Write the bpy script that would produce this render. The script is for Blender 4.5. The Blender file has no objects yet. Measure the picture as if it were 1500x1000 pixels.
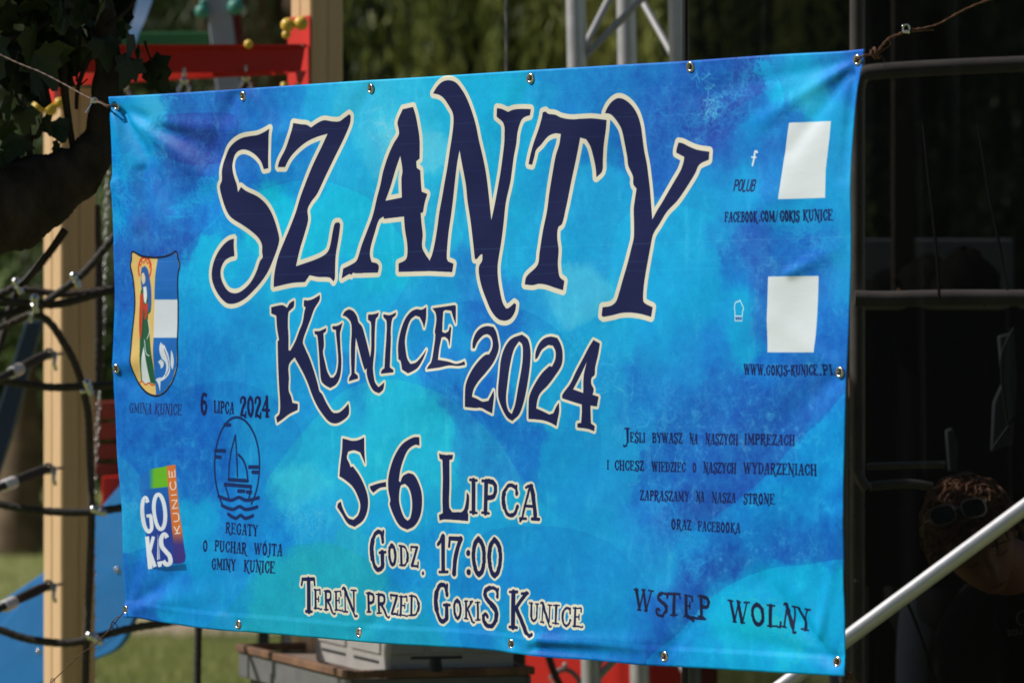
import bpy, math, random
import numpy as np
from mathutils import Vector, Matrix

# ------------------------------------------------------------------ camera, light, exposure
scene = bpy.context.scene
EYE = 1.6
cam_d = bpy.data.cameras.new("camera"); cam = bpy.data.objects.new("camera", cam_d)
scene.collection.objects.link(cam); scene.camera = cam
cam.location = (0, 0, EYE); cam.rotation_euler = (math.radians(90), 0, 0)
cam_d.sensor_width = 36.0; cam_d.lens = 36.0 * 6731.0 / 1500.0
cam_d.clip_start = 0.1; cam_d.clip_end = 500
cam_d.dof.use_dof = True; cam_d.dof.focus_distance = 8.15; cam_d.dof.aperture_fstop = 6.5

SUN_EL, SUN_BACK = 42.0, 3.0
S_DIR = Vector((-math.cos(math.radians(SUN_EL)) * math.cos(math.radians(SUN_BACK)),
                math.cos(math.radians(SUN_EL)) * math.sin(math.radians(SUN_BACK)),
                math.sin(math.radians(SUN_EL))))
sun_d = bpy.data.lights.new("sun", 'SUN'); sun = bpy.data.objects.new("sun", sun_d)
scene.collection.objects.link(sun)
sun_d.energy = 4.6; sun_d.angle = math.radians(0.5); sun_d.color = (1.0, 0.95, 0.88)
sun.rotation_euler = S_DIR.to_track_quat('Z', 'Y').to_euler(); sun.location = S_DIR * 20

world = bpy.data.worlds.new("World"); scene.world = world; world.use_nodes = True
wn_ = world.node_tree; wn_.nodes.clear()
sky = wn_.nodes.new("ShaderNodeTexSky"); sky.sky_type = 'NISHITA'; sky.sun_disc = False
sky.sun_elevation = math.radians(SUN_EL); sky.sun_rotation = math.radians(-90 + SUN_BACK)
bg = wn_.nodes.new("ShaderNodeBackground"); bg.inputs[1].default_value = 0.05
wo = wn_.nodes.new("ShaderNodeOutputWorld")
wn_.links.new(sky.outputs[0], bg.inputs[0]); wn_.links.new(bg.outputs[0], wo.inputs[0])
scene.view_settings.view_transform = 'Standard'; scene.view_settings.look = 'None'
scene.view_settings.exposure = 0.0; scene.view_settings.gamma = 1.0
scene.view_settings.use_curve_mapping = False
scene.cycles.max_bounces = 6; scene.cycles.transparent_max_bounces = 12

# ------------------------------------------------------------------ the printed artwork of the banner
# drawn in banner metres (u along the cloth, zr = height relative to the eye line), 0.8 mm per dot
FPX = 6731.0
XL, YL, CU, SU = -0.762, 8.89, 0.655, 0.7555          # where the banner hangs: left end, direction
U0, Z0, DOT, PW, PH = -0.05, -0.58, 0.0008, 2625, 1375

def uz(X, Y):
    t = (np.asarray(X, float) - 750) / FPX
    u = (t * YL - XL) / (CU + SU * t)
    return u, (500 - np.asarray(Y, float)) * (YL - SU * u) / FPX

def uz2px(u, zr):
    d = YL - SU * u
    return 750 + FPX * (XL + CU * u) / d, 500 - FPX * zr / d

def s2l(c):
    c = np.asarray(c, float) / 255.0
    return np.where(c <= 0.04045, c / 12.92, ((c + 0.055) / 1.055) ** 2.4)

rng = np.random.RandomState(7)

def rnd_field(w, h, cells_x, cells_y):
    g = rng.rand(cells_y + 3, cells_x + 3)
    x = np.linspace(0, cells_x, w); y = np.linspace(0, cells_y, h)
    xi = x.astype(int); yi = y.astype(int)
    fx = x - xi; fy = y - yi
    fx = fx * fx * (3 - 2 * fx); fy = (fy * fy * (3 - 2 * fy))[:, None]
    a = g[yi][:, xi]; b = g[yi][:, xi + 1]; c = g[yi + 1][:, xi]; d = g[yi + 1][:, xi + 1]
    return (a * (1 - fx) + b * fx) * (1 - fy) + (c * (1 - fx) + d * fx) * fy

def fbm(w, h, cx, cy, octs=4, gain=0.55):
    o = np.zeros((h, w)); amp = 1.0; tot = 0
    for k in range(octs):
        o += amp * rnd_field(w, h, cx, cy); tot += amp
        amp *= gain; cx *= 2; cy *= 2
    return o / tot

def smooth(pts, closed=False, n=5):
    p = np.array(pts, float); m = len(p); out = []
    if m < 3: return p
    rngm = m if closed else m - 1
    for i in range(rngm):
        a = p[(i - 1) % m] if (closed or i > 0) else p[i]
        b = p[i]; c = p[(i + 1) % m]
        d = p[(i + 2) % m] if (closed or i + 2 < m) else c
        for k in range(n):
            t = k / n
            out.append(0.5 * ((2 * b) + (c - a) * t + (2 * a - 5 * b + 4 * c - d) * t * t + (3 * b - a - 3 * c + d) * t ** 3))
    if not closed: out.append(p[-1])
    return np.array(out)

def corner_smooth(pts, n=4):
    """closed outline: round the gentle turns, keep the sharp corners"""
    p = np.array(pts, float); m = len(p)
    sharp = []
    for i in range(m):
        a = p[i] - p[i - 1]; b = p[(i + 1) % m] - p[i]
        la = np.hypot(*a); lb = np.hypot(*b)
        cs = (a @ b) / (la * lb + 1e-9)
        sharp.append(cs < 0.72)
    out = []
    for i in range(m):
        a, b, c, d = p[i - 1], p[i], p[(i + 1) % m], p[(i + 2) % m]
        j = (i + 1) % m
        L = np.hypot(*(c - b))
        def tang(x0, x1, x2, sh, fwd):
            if sh: return (c - b)
            t = x2 - x0; q = np.hypot(*t) + 1e-9
            return t / q * L
        t0 = tang(a, b, c, sharp[i], 1); t1 = tang(b, c, d, sharp[j], 0)
        for k in range(n):
            t = k / n; h = t * t * (3 - 2 * t)
            out.append((1 - h) * b + h * c + (t ** 3 - 2 * t * t + t) * t0 + (t ** 3 - t * t) * t1)
    return np.array(out)

class Art:
    def __init__(s):
        s.img = np.zeros((PH, PW, 3), np.float32)
    def tex(s, X, Y):
        u, z = uz(X, Y)
        return (u - U0) / DOT, (z - Z0) / DOT
    def win(s, x, y, m):
        x0 = max(int(x.min() - m), 0); x1 = min(int(x.max() + m) + 2, PW)
        y0 = max(int(y.min() - m), 0); y1 = min(int(y.max() + m) + 2, PH)
        return x0, x1, y0, y1
    def cov_poly(s, polys_tex, ss=3):
        """even-odd coverage of a set of closed outlines, in texels"""
        allx = np.concatenate([p[:, 0] for p in polys_tex]); ally = np.concatenate([p[:, 1] for p in polys_tex])
        x0, x1, y0, y1 = s.win(allx, ally, 2)
        if x1 <= x0 or y1 <= y0: return None
        cov = np.zeros((y1 - y0, x1 - x0), np.float32)
        W = x1 - x0
        A = np.concatenate([p for p in polys_tex]); B = np.concatenate([np.roll(p, -1, 0) for p in polys_tex])
        for r in range((y1 - y0) * ss):
            yy = y0 + (r + 0.5) / ss
            m = (A[:, 1] <= yy) != (B[:, 1] <= yy)
            if not m.any(): continue
            a = A[m]; b = B[m]
            xs = np.sort(a[:, 0] + (yy - a[:, 1]) / (b[:, 1] - a[:, 1]) * (b[:, 0] - a[:, 0])) - x0
            row = cov[r // ss]
            for i in range(0, len(xs) - 1, 2):
                xa = min(max(xs[i], 0), W); xb = min(max(xs[i + 1], 0), W)
                if xb <= xa: continue
                ia = int(xa); ib = int(xb)
                if ia == ib:
                    row[min(ia, W - 1)] += (xb - xa) / ss
                else:
                    row[ia] += (ia + 1 - xa) / ss
                    row[ia + 1:ib] += 1.0 / ss
                    if ib < W: row[ib] += (xb - ib) / ss
        return x0, x1, y0, y1, np.clip(cov, 0, 1)
    def cov_strokes(s, strokes_tex):
        """coverage of variable-width strokes [(n,3) arrays x,y,radius in texels]"""
        allp = np.concatenate(strokes_tex); rm = allp[:, 2].max() + 2
        x0, x1, y0, y1 = s.win(allp[:, 0], allp[:, 1], rm)
        if x1 <= x0 or y1 <= y0: return None
        cov = np.zeros((y1 - y0, x1 - x0), np.float32)
        for st in strokes_tex:
            if len(st) == 1: st = np.vstack([st, st + [[0.01, 0, 0]]])
            for a, b in zip(st[:-1], st[1:]):
                r = max(a[2], b[2]) + 1.5
                ax0 = max(int(min(a[0], b[0]) - r), x0); ax1 = min(int(max(a[0], b[0]) + r) + 2, x1)
                ay0 = max(int(min(a[1], b[1]) - r), y0); ay1 = min(int(max(a[1], b[1]) + r) + 2, y1)
                if ax1 <= ax0 or ay1 <= ay0: continue
                gx = np.arange(ax0, ax1)[None, :] + 0.5; gy = np.arange(ay0, ay1)[:, None] + 0.5
                dx = b[0] - a[0]; dy = b[1] - a[1]; L2 = dx * dx + dy * dy + 1e-9
                t = np.clip(((gx - a[0]) * dx + (gy - a[1]) * dy) / L2, 0, 1)
                dist = np.hypot(gx - a[0] - t * dx, gy - a[1] - t * dy)
                c = np.clip(a[2] + t * (b[2] - a[2]) - dist + 0.5, 0, 1)
                sl = cov[ay0 - y0:ay1 - y0, ax0 - x0:ax1 - x0]
                np.maximum(sl, c, out=sl)
        return x0, x1, y0, y1, cov
    def blend(s, c, col, alpha=1.0):
        if c is None: return
        x0, x1, y0, y1, cov = c
        k = (cov * alpha)[..., None]
        w = s.img[y0:y1, x0:x1]
        w *= (1 - k); w += k * np.asarray(col, np.float32)
    # -- in photo-surveyed coordinates (X, Y)
    def poly(s, polys, col, outline=0, ocol=None, alpha=1.0, sm=True):
        P = []
        for p in polys:
            p = np.array(p, float)
            if sm: p = corner_smooth(p)
            tx, ty = s.tex(p[:, 0], p[:, 1]); P.append(np.stack([tx, ty], 1))
        if outline:
            st = [np.column_stack([np.vstack([p, p[:1]]), np.full(len(p) + 1, outline / DOT)]) for p in P]
            s.blend(s.cov_strokes(st), ocol)
        c = s.cov_poly(P)
        s.blend(c, col, alpha)
        return P
    def stroke(s, pts, r_m, col, sm=True, alpha=1.0, closed=False):
        p = np.array(pts, float)
        if sm and len(p) > 2: p = smooth(p, closed)
        if closed: p = np.vstack([p, p[:1]])
        tx, ty = s.tex(p[:, 0], p[:, 1])
        s.blend(s.cov_strokes([np.column_stack([tx, ty, np.full(len(p), r_m / DOT)])]), col, alpha)
    def pxstroke(s, pts, rpx, col, sm=True):
        """stroke whose width was measured across the seen picture: made a polygon strip"""
        p = np.array(pts, float)
        if sm and len(p) > 2: p = smooth(p)
        t = np.gradient(p, axis=0); t /= np.hypot(t[:, 0], t[:, 1])[:, None] + 1e-9
        n = np.stack([-t[:, 1], t[:, 0]], 1) * rpx
        s.poly([np.vstack([p + n, (p - n)[::-1]])], col, sm=False)

# ---- lettering: a hand-drawn saloon/pirate alphabet, cap height 100, y up; "r|x,y x,y ..." strokes
FONT = {
 'A': (60, ['3|2,2 20,2', '3.5|3,-4 9,6 18,40 34,92', '3|22,90 34,97 42,97', '7|38,96 44,60 48,8', '3.5|38,3 60,3', '3.5|16,38 47,38']),
 'B': (56, ['3|2,3 22,3 40,2', '3|2,97 22,97 38,98', '7|14,5 14,95', '5|20,97 42,92 45,76 38,58 20,54', '5.5|20,54 44,50 52,30 44,6 22,3']),
 'C': (56, ['7|13,72 10,50 13,28', '5|52,70 50,88 38,95 26,93 13,74', '5|13,28 22,8 34,3 46,12 54,32', '3|50,70 53,96']),
 'D': (60, ['3|2,3 26,3', '3|2,97 26,97', '7|14,5 14,95', '4|20,97 40,90 50,68', '7|50,68 54,48 50,28', '4|50,28 38,8 20,3']),
 'E': (58, ['3|2,3 30,4 54,0 62,4', '3|2,97 30,97 50,99', '7|14,5 14,95', '4|50,98 52,78', '3|16,52 38,52', '3.5|38,64 38,40']),
 'F': (54, ['3|2,3 26,3', '3|0,94 10,97 50,98', '7|14,5 14,95', '4|50,98 52,76', '3|16,52 38,52', '3.5|38,62 38,42']),
 'G': (62, ['7|13,72 10,50 13,28', '5|52,72 50,88 40,96 26,93 13,74', '5|13,28 22,8 34,0 46,6 52,16', '6|50,44 50,10', '3|40,44 62,46', '3|51,72 54,98']),
 'H': (66, ['3|2,3 26,3', '3|2,97 26,97', '3|42,3 66,3', '3|42,97 66,97', '7|14,4 14,96', '7|54,-2 54,96', '3|14,50 54,50']),
 'I': (28, ['3|2,3 26,3', '3|2,97 26,97', '7|14,4 14,96']),
 'J': (38, ['3|8,97 36,98', '7|24,96 24,16', '4|24,16 16,-10 2,-16', '4|2,-16 0,-8']),
 'K': (62, ['3|2,3 26,3', '3|2,96 26,98', '7|14,4 14,96', '5|56,99 44,84 20,52', '3|40,96 60,100', '6|24,54 42,20 56,-8', '4|56,-8 66,-16 74,-12']),
 'L': (50, ['3|2,3 30,3 48,0', '3|2,97 26,97', '7|14,4 14,96', '4|47,0 50,22']),
 'M': (80, ['3|2,3 20,3', '3.5|12,4 14,96', '7|14,96 40,22', '3.5|40,22 64,96', '7|64,96 67,4', '3|54,3 80,3', '3|4,97 16,97', '3|62,97 76,97']),
 'N': (66, ['3|2,3 22,3', '3.5|12,4 14,90', '4|2,100 8,106 16,102', '7|14,100 28,62 50,8', '4|50,8 58,-14 68,-14', '4|56,96 55,10', '3|44,97 68,97']),
 'O': (60, ['7|28,97 16,84 11,66 11,44 15,22 22,8 32,2 42,10 48,26 50,48 48,68 42,86 32,96', '4|24,92 30,84']),
 'P': (54, ['3|2,3 26,3', '3|2,97 22,97', '7|14,4 14,96', '6|20,97 42,93 48,74 42,54 22,48']),
 'R': (60, ['3|2,3 26,3', '3|2,97 22,97', '7|14,4 14,96', '6|20,97 42,93 46,74 40,56 22,50', '6|24,50 40,24 52,-6', '4|52,-6 62,-16 72,-12']),
 'S': (54, ['4|50,76 49,90 40,97 26,95', '6|26,95 13,84 15,68 34,52', '7|34,52 48,36 46,14', '5|46,14 34,-4 18,-6 8,4 6,18', '4|6,18 14,24 20,18', '3|49,76 52,98']),
 'T': (58, ['3.5|0,80 4,96', '4.5|4,97 54,98', '3.5|57,80 54,96', '7|30,96 30,4', '3|16,3 44,3']),
 'U': (66, ['3|2,97 24,97', '3|42,97 64,98', '7|14,96 14,26', '5.5|14,26 22,6 34,2 46,10', '5|46,10 53,30 53,96']),
 'W': (88, ['3|0,97 20,97', '3|36,97 52,97', '3|68,97 90,97', '7|10,96 28,6', '3.5|28,6 44,94', '7|44,94 60,6', '3.5|60,6 80,96', '3|20,3 34,3', '3|52,3 68,3']),
 'Y': (62, ['3|0,97 20,97', '3|44,97 64,97', '7|10,96 34,50', '4|54,96 34,50', '7|34,50 32,4', '3|20,3 44,3']),
 'Z': (54, ['3.5|6,78 6,96', '4.5|6,97 50,96', '7|46,94 10,6', '4.5|8,3 36,4 50,0', '4|50,0 52,22']),
 '0': (54, ['6|28,97 17,86 11,70 9,50 12,28 19,10 28,3', '6|28,97 40,86 46,70 48,50 45,28 38,10 28,3']),
 '1': (34, ['4|4,76 12,84 18,98', '7|20,97 20,6', '3|8,3 34,3']),
 '2': (54, ['5|8,70 12,90 26,98 40,92', '7|42,90 44,70 28,44 12,14', '5|8,4 26,6 46,-4', '4|46,-4 50,20']),
 '4': (58, ['7|40,98 40,6', '4|40,96 6,38', '5|4,36 56,34', '3|28,2 54,2']),
 '5': (50, ['5|10,97 46,98', '6|10,96 8,60', '7|12,60 38,52 46,30 36,6', '5|36,6 20,-4 4,10', '4|46,98 46,80']),
 '6': (54, ['6|46,94 30,98 16,76 10,46', '7|10,46 14,16 28,2 42,16', '6|42,16 48,36 42,56 26,60 14,46']),
 '7': (50, ['4|4,76 6,96', '5|6,97 46,97', '7|44,96 26,50 20,4']),
 '-': (30, ['5|4,44 28,48']),
 '.': (20, ['7|8,3 9,3']),
 ':': (22, ['7|8,14 9,14', '7|8,64 9,64']),
 '/': (34, ['3|2,-4 34,102']),
 ' ': (38, []),
}
# sans alphabet for plain lettering
SANS = {
 'K': (60, ['x|8,0 8,100', 'x|54,100 10,48', 'x|22,58 56,0']), 'U': (66, ['x|8,100 8,30 14,8 33,0 52,8 58,30 58,100']),
 'N': (66, ['x|8,0 8,100', 'x|8,98 58,2', 'x|58,0 58,100']), 'I': (18, ['x|9,0 9,100']),
 'C': (64, ['x|60,84 44,98 24,96 10,76 8,50 10,24 24,4 44,2 60,16']), 'E': (54, ['x|50,0 8,0 8,100 50,100', 'x|8,52 44,52']),
 'P': (58, ['x|8,0 8,100', 'x|8,98 40,98 52,88 52,62 40,50 8,48']), 'O': (60, ['x|30,0 12,10 8,50 12,90 30,100 48,90 52,50 48,10 30,0']),
 'L': (50, ['x|8,100 8,0 46,0']), 'B': (58, ['x|8,0 8,100', 'x|8,98 38,98 48,86 46,62 36,54 8,52', 'x|36,54 52,44 54,18 42,2 8,2']),
 'S': (56, ['x|50,82 38,98 18,98 8,82 14,60 42,42 50,22 40,3 18,2 6,18']), 'W': (88, ['x|4,100 24,0 44,100 64,0 84,100']),
 ' ': (30, []),
}

def text(art, string, xa, ya, xb, yb, ha, hb, col, outline=0, ocol=None, weight=1.0, font=FONT, rx=None, small=None,
         drop=None, slant=0.0, rough=0.6, gap=8, kern=None):
    """one line: baseline from (xa,ya) to (xb,yb), cap height ha..hb (surveyed px); lower-case = small caps of size `small`"""
    sm = small or 0.7
    ua, za = uz(xa, ya); ub, zb = uz(xb, yb)
    _, za2 = uz(xa, ya - ha); _, zb2 = uz(xb, yb - hb)
    adv = []; x = 0.0
    acc = {'ę': 'e', 'ś': 's', 'ć': 'c', 'ó': 'o', 'Ę': 'E', 'Ś': 'S', 'Ć': 'C', 'Ó': 'O'}
    for ch in string:
        b = acc.get(ch, ch); sc = sm if b.islower() else 1.0
        w = font[b.upper()][0] * (sm * 1.05 if b.islower() else 1.0)
        adv.append((ch, x, sc)); x += w + (gap if ch != ' ' else 0)
    tot = max(x - gap, 1)
    k = (ub - ua) / tot
    allst = []
    for i, (ch, x0, sc) in enumerate(adv):
        b = acc.get(ch, ch)
        strokes = list(font[b.upper()][1])
        if ch in 'śŚćĆóÓ': strokes.append('4|34,112 38,126')
        if ch in 'ęĘ': strokes.append('3.5|44,0 38,-14 48,-20')
        for s_ in strokes:
            r, pts = s_.split('|')
            p = np.array([[float(q) for q in a.split(',')] for a in pts.split()])
            p = smooth(p, n=4) if len(p) > 2 else p
            t = (x0 + 0.01 * 0 + p[:, 0] * (sc * 1.05 if sc < 1 else 1)) / tot
            hh = (za2 - za) + ((zb2 - zb) - (za2 - za)) * t
            u = ua + (ub - ua) * t + slant * hh * p[:, 1] / 100 * sc
            z = za + (zb - za) * t + hh * p[:, 1] / 100 * sc
            if rough:
                u = u + rng.randn(len(u)) * rough * DOT * 0.8; z = z + rng.randn(len(z)) * rough * DOT * 0.8
            H = float(np.mean(hh))
            rr = (rx if rx else float(r) * weight * H / 100 * (sc if sc < 1 else 1) * 0.62)
            rad = np.full(len(u), rr / DOT) * (1 + (rng.rand(len(u)) - 0.5) * 0.25 * (rough > 0))
            allst.append(np.column_stack([(u - U0) / DOT, (z - Z0) / DOT, rad]))
    if outline:
        art.blend(art.cov_strokes([np.column_stack([q[:, 0], q[:, 1], q[:, 2] + outline / DOT]) for q in allst]), ocol)
    art.blend(art.cov_strokes(allst), col)

def Z(ox, oy, s, st):
    """outline written as 'x,y x,y ...' surveyed at s units per px from (ox,oy)"""
    return [(ox + float(a.split(',')[0]) / s, oy + float(a.split(',')[1]) / s) for a in st.split()]

CP = """165,150,0,120,215 185,175,15,150,220 215,165,60,165,225 235,180,30,150,220 265,160,50,95,190 265,190,58,82,178 225,205,20,140,215 200,235,15,135,215
250,230,52,88,180 290,150,45,110,205 320,180,45,85,185 300,215,58,80,175 280,250,30,70,165 340,215,45,100,195 350,150,45,95,190 390,160,30,105,200
175,240,5,130,215 215,270,45,110,205 190,300,20,110,205 170,310,10,130,215 240,290,55,110,205 280,300,30,100,200 310,290,25,120,215 330,260,30,105,205 200,350,50,105,200 250,330,45,95,195 240,370,40,80,180
180,360,40,95,195 180,420,30,95,195 180,480,15,110,205 190,440,35,85,185 270,420,25,140,218 270,470,20,130,212 220,340,45,100,198 300,400,25,155,222 320,440,25,140,218 360,470,25,130,212
430,160,25,130,215 470,150,30,160,225 520,150,50,175,225 560,160,60,178,228 600,150,45,170,225 580,190,110,190,230 590,230,90,185,230 560,220,60,180,228 650,120,30,165,222 700,130,20,160,222 750,125,20,165,222
420,230,25,120,210 440,260,28,130,215 400,310,25,165,222 460,330,28,165,222 520,300,25,165,222 520,250,28,165,225 550,330,30,160,220 620,330,30,165,222 560,400,25,160,220 610,300,35,170,225 700,300,25,160,220
780,160,20,155,220 810,130,30,140,218 850,125,25,130,212 880,140,30,115,205 840,170,25,130,215 900,130,30,115,205 950,120,30,105,200 950,160,45,105,200 1000,120,40,95,195 1040,110,40,90,190 1000,160,45,90,190 1040,150,60,75,175
1090,120,60,80,180 1120,100,65,75,175 1080,160,65,72,172 1060,190,60,75,175 1020,190,60,80,180 990,220,40,95,195 970,190,50,90,190 1110,140,55,85,185 1140,100,30,145,218 1180,110,25,160,225 1220,100,35,140,218 1240,95,55,100,205 1245,140,35,115,210
1160,130,30,165,225 1200,130,60,180,230 1240,200,30,150,222 1230,170,25,160,224 1150,170,40,110,205 1130,180,30,125,215 1100,190,25,140,218 1080,210,35,120,210 1120,230,50,100,198 1060,230,50,90,190 1090,260,25,150,220 1130,260,30,130,212 1140,280,30,120,210
1050,250,30,135,215 1060,290,28,150,222 1040,300,25,155,222 1100,290,28,150,220 1160,310,25,155,222 1235,300,28,150,222 1240,240,35,150,222 1210,330,25,140,218 1060,330,35,130,210 1110,340,60,90,190 1090,370,55,105,200 1120,390,60,100,195 1080,400,35,110,205
1160,360,35,105,205 1200,360,45,100,205 1190,390,40,110,210 1215,420,55,120,215 1240,370,30,150,222 1235,430,25,150,222 1215,470,35,110,210 1220,520,35,105,205 1180,540,38,100,200 1130,540,30,110,208 1110,470,50,105,200 1060,450,25,130,212 1080,455,15,160,220 1085,490,15,150,215
720,350,25,160,222 860,300,25,155,222 880,350,25,155,222 900,380,30,150,220 870,420,70,175,225 960,400,28,150,220 1000,350,30,150,220 1030,370,30,150,220 1030,430,25,150,220 990,460,25,150,220 1000,500,28,130,212 970,490,25,150,222 1040,500,28,120,210
690,420,30,130,212 700,450,35,120,208 650,440,25,150,220 660,480,25,150,220 560,460,25,150,220 500,450,25,150,220 390,450,25,150,220 350,500,25,130,212 300,520,20,120,208 280,580,20,110,205 270,620,15,110,205 330,560,20,130,212 380,530,20,145,218
450,580,20,140,215 500,600,25,150,220 520,570,25,130,212 560,580,25,160,220 620,600,25,158,218 660,550,28,130,212 690,600,30,110,205 740,650,28,120,210 700,640,28,125,212 640,640,25,160,220 560,650,25,158,218 470,640,22,150,218 420,650,20,145,215
430,720,50,165,220 450,760,30,150,218 400,740,20,130,210 400,780,5,125,212 350,780,15,120,208 290,700,15,105,200 240,650,15,100,198 200,620,20,95,195 190,580,15,105,200 220,750,25,100,198 190,700,25,110,205 280,760,5,150,215 300,820,5,140,212
200,780,20,130,208 190,850,20,100,195 210,880,30,95,190 240,860,25,105,200 190,900,35,100,195 270,880,5,140,212 290,920,5,130,210 260,850,10,120,205 330,880,15,140,212 340,820,20,130,210
400,850,28,158,208 450,830,34,158,204 500,830,34,158,204 540,850,32,158,206 400,920,28,155,204 500,910,28,155,204 600,930,25,150,210 600,780,20,150,218 640,820,15,140,215 590,850,15,135,212 680,850,20,135,212 700,800,20,150,218 620,900,20,145,210
820,560,25,160,220 900,500,25,155,220 900,560,28,145,218 880,600,25,150,220 940,560,30,120,210 930,610,30,130,212 900,640,30,150,218 900,700,28,145,218 860,680,25,150,220 960,540,30,135,212 1000,540,30,130,212 990,580,32,115,205 1050,560,35,105,200
1040,600,35,95,192 1000,620,35,100,195 1060,640,38,92,188 1100,590,38,90,188 1100,640,40,85,182 1150,600,38,88,188 1200,560,38,95,195 1230,560,38,100,200 1150,640,40,90,188 1000,680,35,95,192 970,700,35,105,198 1040,700,38,88,186 1080,690,38,86,184
950,740,30,110,205 970,760,38,95,192 1000,740,40,80,178 1030,740,45,80,175 960,790,28,130,212 940,780,28,140,215 900,800,22,145,215 860,790,22,145,215 820,800,22,145,215 780,780,22,148,216 780,850,20,140,215 830,850,20,140,212 900,850,22,145,215
1240,640,20,115,205 1200,680,22,110,202 1220,740,20,105,200 1180,740,22,105,198 1130,740,22,105,198 1100,780,24,100,195 1160,790,28,90,188 1210,800,25,92,190 1050,790,28,95,190 1040,830,35,85,180 1070,810,35,80,178 1010,800,25,120,205 1020,850,38,85,180
980,840,25,140,212 1000,880,40,90,185 970,900,35,100,195 940,920,22,130,208 900,920,20,140,210 850,940,15,120,200 820,960,12,110,195 920,960,20,110,195 960,940,35,95,188 990,930,30,110,200 860,900,22,148,215 750,920,22,150,215 700,930,15,135,210
1060,880,15,140,212 1100,860,10,135,210 1150,860,8,140,212 1200,860,5,135,208 1230,880,5,135,210 1060,920,25,150,212 1100,920,30,160,210 1150,940,20,150,212 1200,930,15,140,210 1230,940,10,125,205 1180,965,15,135,208 1100,955,15,135,208 1030,950,12,125,205 1220,970,10,120,205"""

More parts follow.
